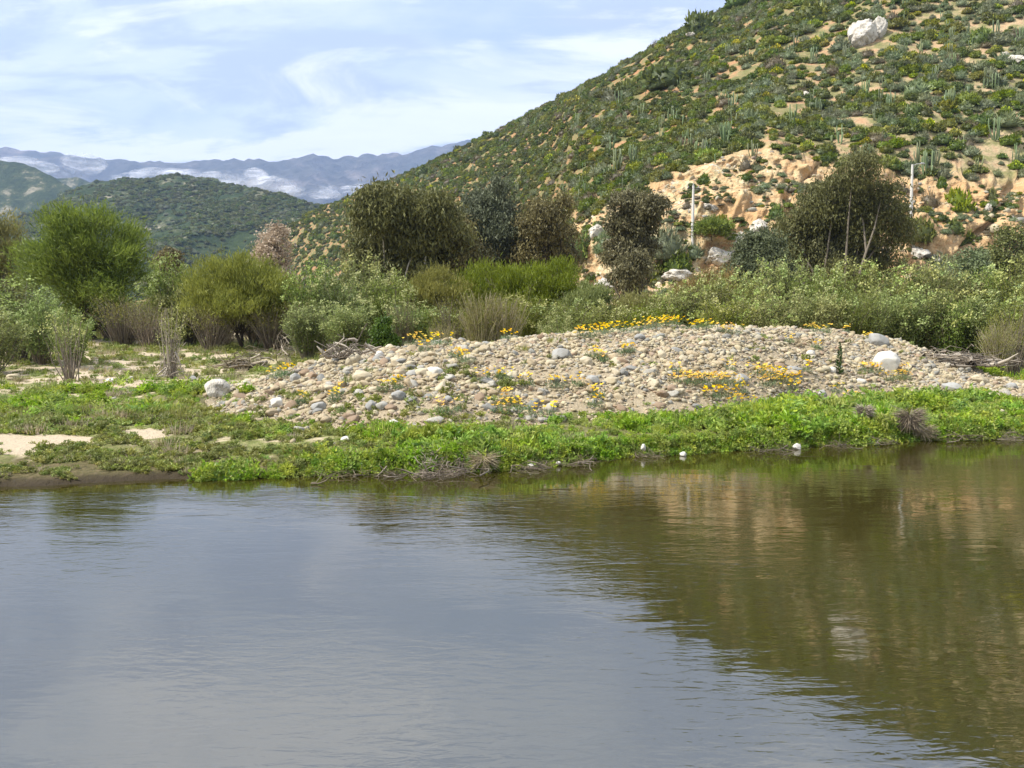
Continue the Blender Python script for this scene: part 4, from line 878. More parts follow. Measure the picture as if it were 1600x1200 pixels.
GT = 'tall gum trees behind the river thicket'
tree('gum_tree', 632, 205, 296, 72, 'broad olive-brown gum tree left of the dark trees, pale trunk showing low down', 'euc', 'palebark', 'droop', .2, 18, 460, 85, .045, .46, .085, 2, 1, .85, .22, group=GT, crown=[(600,335,30),(640,320,26),(680,335,28),(702,368,24),(655,365,32),(610,380,32),(575,365,22),(560,395,18),(690,403,24),(640,405,26),(572,418,16),(600,424,20),(662,428,20),(700,424,18)])
tree('gum_tree', 757, 140, 286, 84, 'bluish dark gum tree standing just right of the broad olive-brown one', 'euc_blue', 'bark', 'droop', .2, 11, 240, 90, .05, .34, .08, 1, 2, 1.1, .25, group=GT, crown=[(745,310,22),(775,302,20),(765,335,26),(730,340,22),(790,335,20),(750,370,26),(785,370,24),(765,400,24),(725,375,20),(800,355,15)])
tree('gum_tree', 852, 135, 302, 80, 'dark rounded gum tree touching the left end of the earth cut', 'euc_brown', 'darkbark', 'droop', .2, 11, 240, 85, .05, .32, .08, 1, 3, 1.0, .25, group=GT, crown=[(840,322,20),(870,326,19),(850,350,26),(880,360,20),(825,355,20),(896,382,15),(860,390,26),(830,395,24),(885,405,18)])
tree('gum_tree', 705, 130, 322, 76, 'low dark gum crown filling the gap under the bluish gum', 'euc_brown', 'darkbark', 'droop', .1, 10, 240, 90, .055, .32, .08, 1, 4, .9, .27, group=GT)
tree('gum_tree', 985, 116, 296, 66, 'narrow dark brown gum tree alone before the pale earth cut', 'euc_brown', 'darkbark', 'droop', .10, 15, 250, 85, .05, .27, .075, 1, 5, 1.0, .23, group=GT, crown=[(995,314,20),(970,320,18),(1016,326,17),(975,350,20),(1005,350,22),(958,345,12),(990,380,24),(965,388,18),(1012,385,14),(985,415,22),(1006,425,18),(970,435,18),(990,448,18)])
tree('gum_tree', 1318, 215, 250, 78, 'tallest gum tree, olive green, in front of the right side of the earth cut', 'euc', 'bark', 'droop', .1, 26, 620, 85, .045, .33, .075, 2, 6, 1.0, .20, group=GT, crown=[(1312,274,21),(1298,298,22),(1335,308,26),(1275,325,25),(1250,352,22),(1290,360,32),(1340,350,32),(1378,330,20),(1396,360,20),(1240,388,22),(1280,395,28),(1330,395,30),(1380,395,25),(1406,390,14),(1362,300,14),(1262,424,24),(1310,430,26),(1358,428,24),(1398,415,16),(1236,415,18)])
tree('gum_tree', 805, 120, 330, 86, 'dark gum crown filling in between the bluish gum and the rounded gum', 'euc', 'darkbark', 'droop', .1, 10, 230, 90, .055, .33, .08, 1, 24, .95, .26, group=GT)
tree('gum_tree', 1290, 80, 262, 79, 'slim upper crown of an olive gum rising behind the tallest one', 'euc', 'palebark', 'droop', .45, 6, 120, 80, .08, .33, .075, 1, 16, 1.0, .30, group=GT)
tree('grey_green_tree', 1185, 125, 348, 72, 'dark grey-green bushy tree left of the tallest gum', 'euc_blue', 'bark', 'rand', .1, 10, 200, 85, .06, .25, .09, 2, 7, .8, .27)
tree('acacia_tree', 143, 218, 326, 52, 'large round bright green acacia tree at the left', 'acacia', 'darkbark', 'spray', .10, 22, 520, 70, .042, .36, .030, 4, 8, .85, .21, shell=.35, crown=[(128,357,28),(165,352,26),(98,377,27),(73,402,23),(195,376,26),(216,405,22),(140,390,34),(110,420,32),(175,420,34),(58,430,18),(226,438,17),(145,450,32),(95,455,24),(200,455,24),(150,338,12),(115,484,24),(170,482,24)])
tree('olive_acacia_tree', -15, 130, 318, 56, 'yellowish olive acacia cut off by the left edge', 'olive', 'bark', 'spray', .1, 12, 300, 75, .05, .30, .035, 3, 9, 1.1, .27)
tree('dome_acacia', 385, 205, 401, 44, 'low flat-domed yellow-green acacia with dark bare stems underneath', 'yellow_acacia', 'darkbark', 'up', .34, 18, 460, 75, .036, .26, .026, 6, 10, .55, .22)
tree('pink_blossom_tree', 428, 74, 347, 80, 'small tree with pale pinkish blossom crown right of the dome acacia', 'pink', 'bark', 'rand', .35, 8, 130, 70, .07, .22, .10, 1, 11, 1.0, .28)
tree('dark_tree', 263, 46, 384, 95, 'small dark flat-topped tree far behind between the two acacias', 'euc_brown', 'darkbark', 'rand', .55, 6, 80, 60, .08, .28, .12, 2, 12, .6, .3)
tree('rusty_shrub', 1112, 135, 414, 47, 'rusty orange feathery shrub below the utility pole', 'rust', 'bark', 'up', .2, 10, 230, 70, .05, .24, .025, 5, 13, .6, .26, cat='shrub')
tree('dark_green_bush', 598, 46, 487, 32.5, 'small dense dark green bush at the back of the stone heap', 'darkgreen', 'darkbark', 'rand', .05, 7, 110, 60, .075, .10, .045, 3, 14, 1.1, .3, cat='bush')
tree('feathery_shrub', 760, 160, 408, 45, 'green feathery shrub in the centre behind the dry grass', 'feather', 'bark', 'up', .12, 11, 280, 75, .045, .26, .025, 6, 15, .8, .25, cat='shrub')
tree('feathery_shrub', 850, 170, 396, 44, 'tallest bright green feathery shrub in the centre of the thicket', 'feather', 'bark', 'up', .12, 12, 300, 75, .042, .26, .025, 6, 17, .85, .24, cat='shrub')
tree('feathery_shrub', 680, 150, 425, 44, 'olive green spreading shrub under the broad gum tree', 'olive', 'bark', 'up', .12, 11, 280, 75, .042, .24, .025, 6, 18, .75, .25, cat='shrub')
tree('feathery_shrub', 990, 150, 456, 42, 'low olive feathery shrub below the narrow dark gum', 'olive', 'bark', 'up', .05, 10, 240, 75, .045, .22, .025, 6, 19, .6, .26, cat='shrub')
tree('feathery_shrub', 915, 100, 440, 40, 'grey-green feathery shrub left of the narrow dark gum', 'willow', 'bark', 'up', .05, 9, 200, 75, .05, .22, .03, 5, 20, .8, .26, cat='shrub')
tree('feathery_shrub', 300, 120, 438, 50, 'pale willowy shrub left of the dome acacia', 'willow', 'bark', 'up', .2, 9, 170, 70, .05, .22, .04, 5, 21, .8, .26, cat='shrub', bloom='cream', nbloom=.5)
tree('dark_bush', 1582, 110, 335, 84, 'dense dark green tree at the right edge on the lower bank', 'scrub', 'darkbark', 'rand', .1, 10, 190, 80, .06, .26, .11, 2, 22, .9, .27)
tree('dark_bush', 1520, 70, 380, 80, 'dusty green bush below the bare earth at the right', 'scrub_silver', 'bark', 'rand', .05, 8, 130, 70, .07, .24, .10, 2, 23, .9, .29, cat='bush')

# ------------------------------------------------------------------ river thicket shrubs (stems, leaves, cream tips)
def stem_shrub(seed, n, H, spread, lm, nl=60, L=.12, Wd=.035, lo=.25, bloom=.6, twig='twig', upright=.6, nb=10, bs=.10):
    g = np.random.default_rng(seed); st = MB(); fo = MB(); bl = MB()
    for i in range(n):
        a = g.random() * 6.28; b = np.array([math.cos(a), math.sin(a), 0]) * .25 * g.random() * spread
        e = b + np.array([math.cos(a), math.sin(a), 0]) * spread * math.sqrt(g.random()) * .8; hh = H * (1 - upright * .45 * (np.hypot(*e[:2]) / spread) ** 2) * g.uniform(.62, 1.02); e[2] = hh
        P = curve(b, e, .05, 5, g); P[1:4, :2] = P[1:4, :2] * .82; tube(st, P, np.linspace(.022, .006, 5), 3, 0, g.random())
        t = lo + (1 - lo) * g.random(nl) ** .8; ti = t * 4; k0 = np.clip(ti.astype(int), 0, 3); C = P[k0] + (P[k0 + 1] - P[k0]) * (ti - k0)[:, None] + g.normal(size=(nl, 3)) * .11 * spread ** .5
        leaves(fo, C, unit(g.normal(size=(nl, 3)) * .6 + [0, 0, .55]), L * g.uniform(.6, 1.3, nl), Wd, 0, np.clip(g.uniform(0, .5) + g.uniform(0, .5, nl), 0, 1), g)
        if g.random() < bloom:
            for _ in range(2):
                c = P[-1] + g.normal(size=3) * .10; leaves(bl, c + g.normal(size=(nb, 3)) * .06, rvec(nb, g), bs, bs * .8, 0, g.random(nb), g)
    return st.mesh('stems', [M[twig]]), fo.mesh('foliage', [M[lm]]), (bl.mesh('blossom', [M['cream']]) if bl.V else None)
SP = {'a': stem_shrub(1, 70, 4.0, 1.5, 'willow', 120, .15, .05), 'b': stem_shrub(2, 60, 4.0, 1.7, 'willow', 120, .15, .05, bloom=.5), 'c': stem_shrub(3, 70, 4.0, 1.5, 'feather', 120, .16, .04, bloom=.25),
      'd': stem_shrub(4, 60, 4.0, 1.6, 'willow', 130, .14, .05, .10, bloom=.15), 'bare': stem_shrub(5, 90, 3.2, 1.4, 'olive', 14, .10, .03, .6, 0.0, 'twig', .4),
      'dry': stem_shrub(6, 150, 1.5, .9, 'olive', 24, .14, .012, .3, 0, 'straw', .25)}
def shrub(kind, px, top, Yd, wpx, label, group=None, cat='shrub', name='thicket_shrub', rz=None):
    tp = at(px, top, Yd); z0 = gz(tp[0], Yd); H = (tp[2] - z0) * 1.06; W = wpx / F * Yd * 1.15
    e = empty(name, (tp[0], Yd, z0 - .05), label, cat, group, rng.random() * 6.28)
    base = {'a': (4, 2.6), 'b': (4, 2.9), 'c': (4, 2.6), 'd': (4, 2.7), 'bare': (3.2, 2.4), 'dry': (1.5, 1.6)}[kind]
    e.scale = (W / base[1], W / base[1], H / base[0])
    for nm, me in zip(('stems', 'foliage', 'blossom'), SP[kind]):
        if me: obj(nm, me, e)
    return e
S = [('b', 20, 440, 34, 120, 'cream-flowered shrub at the left edge in front of the olive acacia'), ('b', 62, 462, 33, 70, 'cream-flowered shrub just right of the left-edge one'), ('a', -20, 480, 30, 90, 'low leafy shrub leaning in from the left edge'), ('b', 110, 485, 32, 60, 'small pale-tipped shrub in the shade of the big green acacia'),
     ('b', 262, 405, 50, 80, 'tall pale-tipped shrub between the green acacia and the dome acacia'),
     ('b', 490, 412, 42, 80, 'pale-tipped thicket shrub right beside the dome acacia'), ('a', 530, 425, 41, 80, 'green thicket shrub with cream tips under the pink-blossom tree gap'), ('b', 570, 404, 44, 90, 'tall cream-tipped thicket shrub before the broad gum'), ('b', 610, 428, 42, 80, 'cream-tipped thicket shrub under the pale gum trunk'),
     ('a', 545, 470, 36, 80, 'lower green thicket shrub behind the heap driftwood'), ('a', 640, 470, 36, 80, 'low green thicket shrub behind the dark green bush'), ('c', 700, 475, 36, 90, 'low bright thicket shrub left of the dry grass'), ('a', 480, 470, 37, 70, 'shady green shrub beside the twiggy driftwood'),
     ('c', 820, 455, 37, 90, 'bright low thicket shrub right of the dry grass'), ('c', 890, 462, 36, 90, 'low green shrub behind the left crest poppies'), ('b', 870, 490, 33, 60, 'small white-flowered shrub at the crest poppies'), ('a', 950, 470, 37, 80, 'low grey-green shrub behind the crest poppies'), ('c', 1020, 470, 36, 80, 'low olive shrub behind the highest poppies'),
     ('a', 1065, 440, 38, 90, 'leafy shrub at the left end of the right-hand thicket')]
for kd, px, tp_, Yd, w, lb in S: shrub(kd, px, tp_, Yd, w, lb)
GH = 'cream-tipped shrubs of the long right-hand thicket'
hedge = [('b', 1105, 432, 38, 90), ('a', 1150, 425, 39, 90), ('b', 1195, 415, 40, 95), ('b', 1240, 411, 40, 95), ('a', 1285, 418, 39, 95), ('b', 1330, 412, 40, 95), ('a', 1375, 416, 40, 95), ('c', 1420, 410, 41, 95), ('b', 1465, 414, 40, 95), ('a', 1510, 416, 40, 95), ('b', 1555, 424, 39, 95), ('b', 1600, 412, 38, 95), ('a', 1640, 415, 38, 100),
         ('c', 1130, 462, 35, 80), ('a', 1180, 455, 35.5, 85), ('d', 1225, 452, 36, 85), ('a', 1275, 450, 36, 85), ('c', 1320, 448, 36.5, 85), ('d', 1365, 446, 37, 85), ('a', 1410, 450, 37, 85), ('d', 1455, 448, 37, 85), ('a', 1500, 455, 36, 85), ('a', 1550, 455, 35, 90), ('c', 1600, 460, 33, 90)]
hl = ['short first shrub of the thicket back row, right of the rusty shrub', 'back-row thicket shrub behind the left of the crest', 'cream-topped thicket shrub below the grey-green tree', 'cream-topped thicket shrub at the left foot of the tallest gum', 'green thicket shrub before the left half of the tallest gum', 'cream-topped thicket shrub under the middle of the tallest gum', 'green thicket shrub before the right half of the tallest gum', 'feathery thicket shrub just right of the tallest gum', 'cream-topped thicket shrub above the big grey boulder', 'thicket shrub below the dusty green bush', 'cream-topped thicket shrub before the dark tree at the right', 'cream-topped thicket shrub at the right edge', 'thicket shrub cut off by the right edge',
      'front-row feathery shrub behind the pale crest poppies', 'front-row green shrub behind the highest part of the heap', 'front-row dark shrub left of the crest yellow poppies', 'front-row green shrub directly behind the right crest poppies', 'front-row feathery shrub above the dark weed stalk', 'front-row dark shrub directly behind the grey boulder', 'front-row green shrub right of the grey boulder', 'front-row dark shrub above the driftwood pile left end', 'front-row green shrub above the driftwood pile', 'front-row green shrub above the driftwood right end', 'front-row feathery shrub at the right edge']
hedge += [('a', 1690, 418, 38, 100), ('b', 1745, 414, 38, 105), ('c', 1800, 420, 39, 105), ('b', 1860, 415, 38, 105), ('d', 1660, 455, 33, 90), ('a', 1720, 455, 33, 95)]
hl += ['thicket shrub beyond the right edge, ' + q_ for q_ in ('first of the back row', 'second of the back row', 'third of the back row', 'fourth of the back row', 'first of the front row', 'second of the front row')]
for (kd, px, tp_, Yd, w), lb in zip(hedge, hl): shrub(kd, px, tp_ , Yd, w, lb, GH)
for i, (px, tp_) in enumerate([(-10, 455), (35, 468), (95, 478), (160, 474), (205, 468), (245, 462), (290, 466), (335, 470), (385, 472), (430, 462), (475, 455), (520, 450), (570, 448)]):
    shrub('d', px, tp_, 62 + 3 * (i % 3), 95, 'shady thicket shrub far back, ' + ['at the left edge', 'behind the left-edge cream shrubs', 'left under the big green acacia', 'behind the trunk of the big green acacia', 'right under the big green acacia', 'between the two acacias', 'behind the small dark tree foot', 'left behind the dome acacia', 'behind the middle of the dome acacia', 'right behind the dome acacia', 'under the pink blossom tree', 'right of the pink blossom tree', 'left under the broad gum tree'][i], 'shady shrubs at the back of the flat')
bare = [(190, 458, 47, 80, 'grey bare twig shrub in the gap right of the big green acacia'), (232, 470, 46, 70, 'grey bare twig shrub left of the pale-tipped tall shrub'), (330, 474, 42.5, 80, 'brown bare twigs in front of the left dome acacia stems'), (425, 474, 42.5, 80, 'brown bare twigs in front of the right dome acacia stems'), (475, 462, 41, 60, 'tall bare twigs before the shady green shrub'), (625, 462, 35, 50, 'thin bare twigs behind the dark green bush'), (705, 462, 34.5, 60, 'thin bare twigs left of the tall grass clump'), (175, 462, 56, 70, 'grey bare twig shrub under the right side of the green acacia'), (215, 470, 54, 70, 'grey bare twig shrub second right of the green acacia trunk'), (250, 465, 55, 60, 'bare twig shrub behind the dead stump bush'), (300, 470, 50, 70, 'bare twig shrub under the left of the dome acacia'), (345, 468, 48, 70, 'brown bare shrub under the middle of the dome acacia'), (400, 470, 47, 70, 'brown bare shrub under the right half of the dome acacia'), (445, 465, 46, 70, 'brown bare shrub at the right end of the dome acacia'), (1585, 480, 30, 60, 'grey bare twig shrub above the herbs at the right edge')]
for px, tp_, Yd, w, lb in bare: shrub('bare', px, tp_, Yd, w, lb, 'bare twig shrubs at the thicket foot', name='bare_shrub')
shrub('dry', 752, 455, 33, 70, 'tall dry straw-coloured grass clump, left half, behind the crest', 'tall dry grass behind the heap', 'grass clump', 'dry_grass_clump')
shrub('dry', 790, 462, 33, 60, 'tall dry straw-coloured grass clump, right half, behind the crest', 'tall dry grass behind the heap', 'grass clump', 'dry_grass_clump')
shrub('dry', 690, 505, 31, 40, 'thin dry stalks left of the tall grass clump', 'tall dry grass behind the heap', 'grass clump', 'dry_grass_clump')
shrub('dry', 1560, 505, 29, 50, 'pale dry grass above the driftwood at the right', 'tall dry grass behind the heap', 'grass clump', 'dry_grass_clump')

# young open shrub with leafy tips on the left flat, and dead stump bush
def at_ground(px, py): return hit(px, py, GB)[0]
b = at_ground(112, 596); Hh = 120 / F * b[1]
e = empty('young_willow', b, 'open young shrub with bare lower stems and leafy tips on the left flat', 'shrub')
m3 = stem_shrub(31, 26, Hh, Hh * .42, 'willow', 26, .09, .035, .55, .5, 'twig', .3, 8, .07)
for nm, me in zip(('stems', 'foliage', 'blossom'), m3): obj(nm, me, e)
b = at_ground(268, 592); Hh = 120 / F * b[1]
e = empty('dead_stump_bush', b, 'dead shrub stump wrapped in flood debris with leafy shoots on top', 'shrub')
m3 = stem_shrub(32, 24, Hh, Hh * .22, 'willow', 22, .08, .03, .5, .4, 'bleached', .3, 7, .06)
for nm, me in zip(('stems', 'foliage', 'blossom'), m3): obj(nm, me, e)
def debris(mb, c, n, sx, sy, sz, L, r, g, m=0, flat=.3, dirx=0):
    for i in range(n):
        p0 = np.array(c) + g.normal(size=3) * [sx, sy, sz]; p0[2] = c[2] + abs(p0[2] - c[2]); D = unit(g.normal(size=3) * [1, .6, flat] + [dirx, 0, 0])
        ll = L * g.uniform(.4, 1.3); P = curve(p0 - D * ll / 2, p0 + D * ll / 2, .10, 4, g); P[:, 2] = np.maximum(P[:, 2], c[2] + .01); rr = r * g.uniform(.4, 1.4)
        tube(mb, P, [rr, rr * .9, rr * .7, rr * .25], 4, m, g.random())
g = np.random.default_rng(77)
mb = MB(); debris(mb, (0, 0, .1), 130, .16, .12, .42, .45, .012, g, flat=1.6); debris(mb, (0, 0, .05), 6, .3, .15, .3, 1.1, .03, g, flat=.8)
obj('flood_debris', mb.mesh('flood_debris', [M['bleached']]), e)
def driftwood(px, py, wpx, hpx, n, label, seed, thick=.03, dark='twig', flat=.35, name='driftwood_pile'):
    b = at_ground(px, py); s = b[1] / F; g = np.random.default_rng(seed); e = empty(name, b, label, 'driftwood', 'flood wood stranded round the heap')
    for i, (nn, mt, th, nmm) in enumerate(((n, dark, thick * .35, 'branches'), (n // 7 + 2, 'twig' if 'roots' in name else 'bleached', thick, 'limbs'))):
        mb = MB(); debris(mb, (0, 0, .03), nn, wpx * s * .22, .35, hpx * s * .33, wpx * s * .42, th, g, 0, flat, .5); obj(nmm, mb.mesh(nmm, [M[mt]]), e)
    return e
driftwood(385, 578, 80, 32, 150, 'brown driftwood tangle on the left flat beside the heap', 1, .05, 'brown_twig')
driftwood(545, 560, 80, 34, 120, 'twiggy driftwood stump on the left crest of the heap', 2, .04, 'twig', .9)
driftwood(1500, 572, 130, 22, 260, 'long low mat of driftwood behind the right end of the heap', 3, .06, 'twig', .12)
driftwood(1460, 560, 50, 16, 70, 'loose sticks at the left end of the driftwood mat', 4, .04, 'bleached', .2)
driftwood(445, 560, 50, 60, 60, 'upright bleached branches standing left of the heap', 5, .03, 'bleached', 1.3)
driftwood(690, 742, 110, 24, 240, 'tangle of dead roots on the bank edge left of centre', 6, .012, 'twig', .5, 'dead_roots')
driftwood(670, 722, 40, 26, 110, 'pale knot of dead stems above the bank-edge roots', 8, .014, 'bleached', .9, 'dead_roots')
for i, (px, py, w, h_) in enumerate([(540, 744, 90, 9), (610, 742, 80, 12), (830, 733, 90, 10), (900, 724, 80, 9), (1010, 713, 70, 7), (1200, 703, 90, 8), (1300, 697, 80, 9), (1370, 693, 50, 12), (1490, 687, 80, 10), (1560, 685, 80, 8)]):
    driftwood(px, py, w, h_, 130, 'dark roots and dead stems at the water line, ' + ['leftmost bundle before the mud ends', 'under the lone cream stone', 'right of the round drooping tussock', 'left of the upright white stone', 'beside the upright white stone', 'left of the bright white stone', 'right of the bright white stone', 'left against the large grey tussock', 'right of the large grey tussock', 'nearest the right edge'][i], 50 + i, .009, 'brown_twig', .5, 'shore_roots')
def tuft(px, py, wpx, hpx, label, seed, mat='straw', droop=-.5, n=420):
    b = at_ground(px, py); s = b[1] / F; g = np.random.default_rng(seed); mb = MB(); R = wpx * s / 2; H = hpx * s
    a = g.random(n) * 6.28; C = np.stack([np.cos(a) * R * .25 * g.random(n), np.sin(a) * R * .2 * g.random(n), H * g.uniform(.55, .9, n)], 1)
    D = np.stack([np.cos(a) * 1.0, np.sin(a) * .8, g.uniform(droop - .5, .5, n)], 1); D = unit(D); leaves(mb, C, D, R * g.uniform(.6, 1.1, n), .012, 0, g.random(n), g)
    o = obj('dry_tussock', mb.mesh('dry_tussock', [M[mat]])); o.location = b; tag(o, label, 'grass clump', 'dry tussocks on the bank edge')
tuft(755, 738, 60, 30, 'round dry drooping tussock at the water edge left of centre', 1)
tuft(1420, 688, 60, 50, 'large dead grey tussock hanging over the water at the right', 2, 'twig', -.7, 700)
tuft(1440, 690, 50, 24, 'low dry roots right of the large dead tussock', 3, 'straw', -.6)
tuft(1350, 668, 34, 36, 'pale grey-white dry tuft left of the large dead tussock', 4, 'bleached', .2)
# dark weed stalk on the heap
b = at_ground(1311, 584); s = b[1] / F; g = np.random.default_rng(3); e = empty('weed_stalk', b, 'single dark upright weed stalk on the right slope of the heap', 'plant')
mb = MB(); tube(mb, curve((0, 0, 0), (0, 0, 52 * s), .02, 4, g), [.02, .018, .014, .006], 5, 0, .3); obj('stalk', mb.mesh('stalk', [M['darkgreen']]), e)
mb = MB(); n = 90; t = g.random(n) ** 1.3; a = g.random(n) * 6.28
leaves(mb, np.stack([0 * t, 0 * t, t * 50 * s], 1), unit(np.stack([np.cos(a), np.sin(a), .7 + 0 * a], 1)), .20 * (1 - t * .7), .05, 0, g.random(n) * .5, g); obj('leaves', mb.mesh('leaves', [M['darkgreen']]), e)

# ------------------------------------------------------------------ things on the cut bank and the hill
for i, (px, py, w, h_, lb) in enumerate([(1352, 72, 46, 48, 'big white rock outcrop high on the hillside'), (1375, 60, 26, 34, 'smaller white rock leaning on the right of the big outcrop'), (1338, 55, 22, 22, 'dark-edged rock at the upper left of the big outcrop'), (1592, 103, 34, 22, 'white rock at the right edge of the hillside'), (1572, 92, 14, 12, 'small grey rock left of the right-edge white rock'), (1084, 59, 24, 9, 'pale rock under the dark trees near the skyline'), (1062, 95, 8, 6, 'tiny white rock on the upper slope'), (1260, 152, 12, 10, 'grey rock among the shrubs left of centre slope'),
                                       (1160, 395, 60, 40, 'white angular rock mass below the small green umbrella tree'), (1125, 412, 44, 26, 'cream rock mass low on the cut beside the pole foot'), (1190, 375, 40, 34, 'grey-white cracked rock right of the umbrella tree'), (1110, 330, 30, 12, 'low pale ledge rock on the cut by the pole'), (1440, 405, 34, 20, 'white broken rock low at the right of the tallest gum'), (1425, 388, 26, 14, 'pale rock above the white broken one'), (932, 372, 26, 22, 'bluish grey rock at the left end of the cut'), (1465, 415, 26, 18, 'yellowish rock beside the white broken rock'), (1545, 330, 10, 12, 'small bluish stone block on the right bank'),
                                       (950, 455, 44, 20, 'pale boulder at the foot of the narrow dark gum'), (1060, 440, 50, 22, 'pale boulder among bushes right of the narrow gum')]):
    boulder(px, py, w, h_, 'outcrop', lb, 400 + i, 'rock', 'rock_outcrop', 'pale rocks of the hillside and cut', .15, 16, 0.1 * (i % 3), HB, 4, .55)
N = 5200; az_ = rng.uniform(.06, .92, N); f_ = np.interp(az_, F_az, F_y); l_ = np.interp(az_, L_az, L_w); y_ = f_ - 1 + (l_ + 1.5) * rng.random(N); rb = []; tb = []
for a_, yy_, l1 in zip(az_, y_, l_):
    if l1 < 5: continue
    loc, nr = down(HB, a_ * yy_, yy_)
    if loc is None: continue
    if rng.random() < .36: rb.append((loc.x, loc.y, loc.z, float(np.clip(rng.lognormal(-1.75, .55), .06, .7)), rng.integers(0, 6), rng.random() * 6.28))
    elif vnoise(loc.x / 5, loc.z / 4, 5) > .50: tb.append((loc.x, loc.y, loc.z - .05, float(np.clip(rng.lognormal(-1.1, .4), .15, .75)), rng.choice([0, 1, 3, 5, 7, 4]), rng.random() * 6.28))
rb = np.array(rb); tb = np.array(tb)
scatter('bank_rubble', stones, rb[:, :3], rng.normal(size=(len(rb), 3)) * .6, rb[:, 3:4] * rng.uniform(.8, 1.3, (len(rb), 3)), rb[:, 4].astype(int), [M['stone']], 'loose stones lying on the earth cut')
scatter('bank_tufts', scrub, tb[:, :3], np.stack([0 * tb[:, 5], 0 * tb[:, 5], tb[:, 5]], 1), tb[:, 3:4] * rng.uniform(.8, 1.3, (len(tb), 3)), tb[:, 4].astype(int), scrub_mats, 'small weeds and tufts growing on the earth cut')
def on_bank(kind, px, py, wpx, hpx, label, name='bank_shrub', cat='shrub', mat=None):
    h_ = hit(px, py, HB)
    if h_ is None: return
    s = h_[0][1] / F; o = obj(name, pm[kind]); o.location = h_[0] + [0, .3, -.1]; o.scale = (wpx * s / 2, wpx * s / 2, hpx * s / .8); o.rotation_euler = (0, 0, rng.random() * 6.28)
    tag(o, label, cat, 'shrubs rooted in the bare earth cut')
for a in [(0, 1103, 286, 26, 16, 'round dark shrub on the orange upper part of the cut'), (7, 1166, 262, 18, 18, 'dark brownish shrub near the top of the cut'), (0, 1167, 280, 18, 12, 'small green shrub below the brownish one near the cut top'), (0, 1120, 284, 8, 7, 'tiny shrub right of the round dark shrub on the cut'), (0, 1104, 315, 14, 12, 'small shrub just right of the pole on the cut'), (1, 1145, 316, 12, 8, 'small shrub on the ledge in mid cut'), (0, 1224, 318, 10, 9, 'tiny round shrub on the pale right face of the cut'),
          (3, 1042, 398, 60, 40, 'grey twiggy bush between the narrow gum and the pole'), (0, 1060, 420, 46, 32, 'green bush below the grey twiggy bush'), (4, 1085, 400, 30, 20, 'grey-green bush at the foot of the pole'), (5, 1128, 352, 26, 18, 'small olive bush above the umbrella tree'),
          (0, 1473, 292, 16, 18, 'dark round shrub on the bench right of the far pole'), (7, 1408, 300, 26, 14, 'low brownish shrub left of the far pole'), (0, 1436, 300, 18, 10, 'low shrub right of the far pole'), (7, 1452, 322, 32, 22, 'dark brown shrub below the bench'), (0, 1550, 312, 22, 20, 'round shrub in the orange earth at the right'), (5, 1498, 328, 44, 34, 'olive shrub leaning over a gully in the orange earth'), (0, 1438, 372, 46, 34, 'dense shrub right behind the tallest gum'), (0, 1488, 362, 36, 22, 'dark green shrub on the pale lower bank'), (1, 1505, 380, 36, 24, 'green shrub on the lower right bank'), (0, 1020, 430, 40, 30, 'dark bush at the right foot of the narrow gum'), (3, 945, 390, 34, 28, 'grey-green bush at the left end of the cut'), (0, 1215, 340, 26, 22, 'olive bush between the cut and the tallest gum'), (0, 1170, 395, 40, 30, 'dark bush under the cracked rock'), (3, 1470, 432, 60, 34, 'grey-green bush low at the right'), (0, 1540, 430, 60, 34, 'dark green bush low near the right edge'), (1, 905, 400, 50, 34, 'green bush at the left foot of the cut')]: on_bank(*a)
# skyline trees
for px, py, w, h_, lb in [(1092, 53, 40, 22, 'dark rounded tree on the skyline beside the pale rock'), (1155, 10, 34, 14, 'dark tree topping the skyline at the frame top'), (1049, 66, 16, 8, 'small dark tree on the skyline left of the rounded one'), (1040, 135, 56, 22, 'broad dark tree standing in the upper slope'), (1270, 30, 36, 16, 'dark tree on the upper right slope')]: on_bank(1, px, py, w * 1.35, h_ * 1.4, lb, 'skyline_tree', 'tree')
# green umbrella tree
hh = hit(1113, 374, HB)
if hh is not None:
    d = hh[0][1]; tree('umbrella_tree', 1113, 58, 347, d, 'small bright green umbrella-shaped tree on the white rocks of the cut', 'acacia', 'darkbark', 'spray', .35, 8, 120, 60, .07, .35, .08, 2, 41, .5, .28, base=hh[0][2])
hh = hit(1521, 402, HB)
if hh is not None:
    mb = MB(); g = np.random.default_rng(9); n = 46; a = g.random(n) * 6.28; leaves(mb, np.zeros((n, 3)) + [0, 0, .2], unit(np.stack([np.cos(a), np.sin(a), g.uniform(.2, 1.4, n)], 1)), 1.7, .22, 0, g.random(n), g)
    o = obj('agave_rosette', mb.mesh('agave_rosette', [M['scrub_silver']])); o.location = hh[0]; tag(o, 'spiky grey agave rosette on the lower right bank', 'agave')

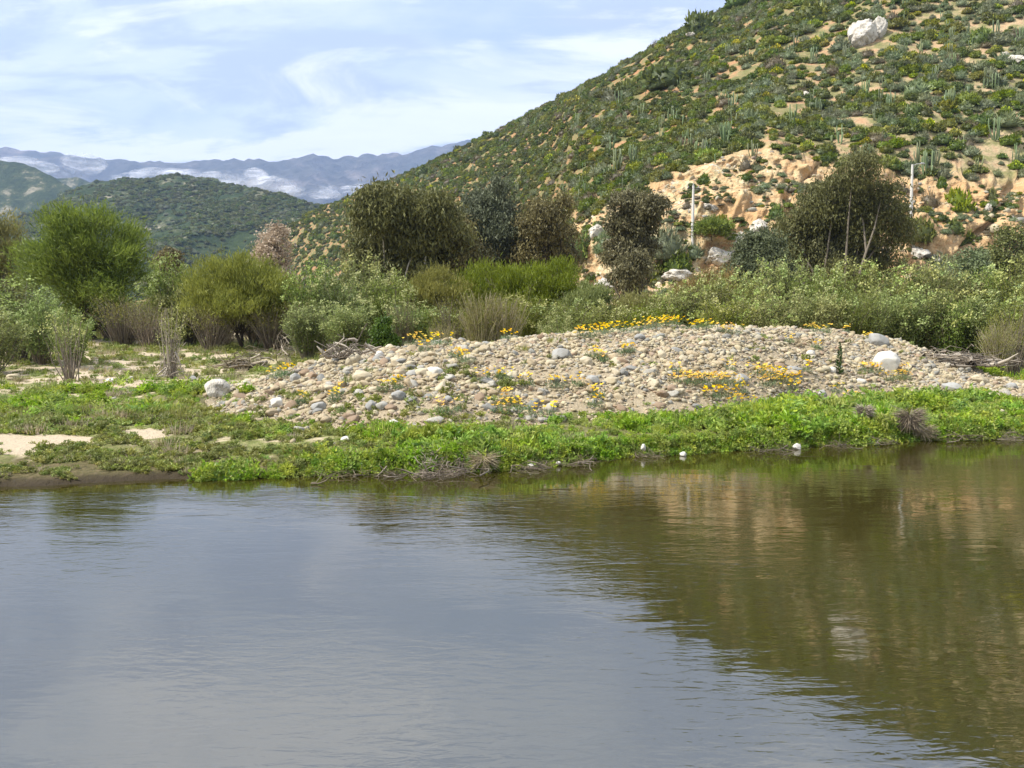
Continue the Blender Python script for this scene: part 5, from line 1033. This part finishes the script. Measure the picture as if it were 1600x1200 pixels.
# utility poles
k = NB('concrete'); n = k.noise(3, 4); M['concrete'] = k.done(k.pbr(k.mix(n, (0.48, 0.46, 0.42), (0.62, 0.60, 0.56)), .8, .2))
k = NB('galvanised'); M['metal'] = k.done(k.pbr((.30, .30, .30), .5, .5))
def pole(px, foot_py, top_py, label, lamp):
    h_ = hit(px, foot_py, HB)
    if h_ is None: return
    p = h_[0]; t = at(px, top_py, p[1]); H = t[2] - p[2]; e = empty('utility_pole', p, label, 'utility pole', 'utility poles on the earth cut')
    mb = MB(); zz_ = np.linspace(-.5, H, 6); tube(mb, np.stack([0 * zz_, 0 * zz_, zz_], 1), np.linspace(.24, .13, 6), 10, 0, .5); mb.add(np.array([[0, 0, H + .02], [.13, 0, H], [0, .13, H], [-.13, 0, H], [0, -.13, H]]), [[0, 1, 2], [0, 2, 3], [0, 3, 4], [0, 4, 1]])
    obj('post', mb.mesh('post', [M['concrete']]), e)
    if lamp:
        mb = MB(); tube(mb, [(0, 0, H - .2), (.5, 0, H + .05), (1.0, -.1, H + .08)], .05, 6); obj('lamp_arm', mb.mesh('lamp_arm', [M['metal']]), e)
        mb = MB(); tube(mb, [(.9, -.1, H + .08), (1.1, -.1, H + .1), (1.35, -.12, H + .08), (1.5, -.12, H + .05)], [.05, .14, .13, .04], 8); obj('lamp_head', mb.mesh('lamp_head', [M['metal']]), e)
    else:
        mb = MB(); tube(mb, [(-.75, 0, H - .35), (.75, 0, H - .35)], .07, 4); ca = obj('crossarm', mb.mesh('crossarm', [M['darkbark']]), e)
        for xx in (-.65, 0, .65):
            mb = MB(); tube(mb, [(xx, 0, H - .28 + .3 * (xx == 0)), (xx, 0, H - .12 + .3 * (xx == 0)), (xx, 0, H - .02 + .3 * (xx == 0))], [.05, .09, .03], 6); obj('insulator', mb.mesh('insulator', [M['metal']]), ca)
pole(1082, 384, 290, 'grey utility pole with a crossarm in front of the pale cut', False)
pole(1423, 338, 257, 'slim pale pole with a lamp arm on the bench right of the tallest gum', True)
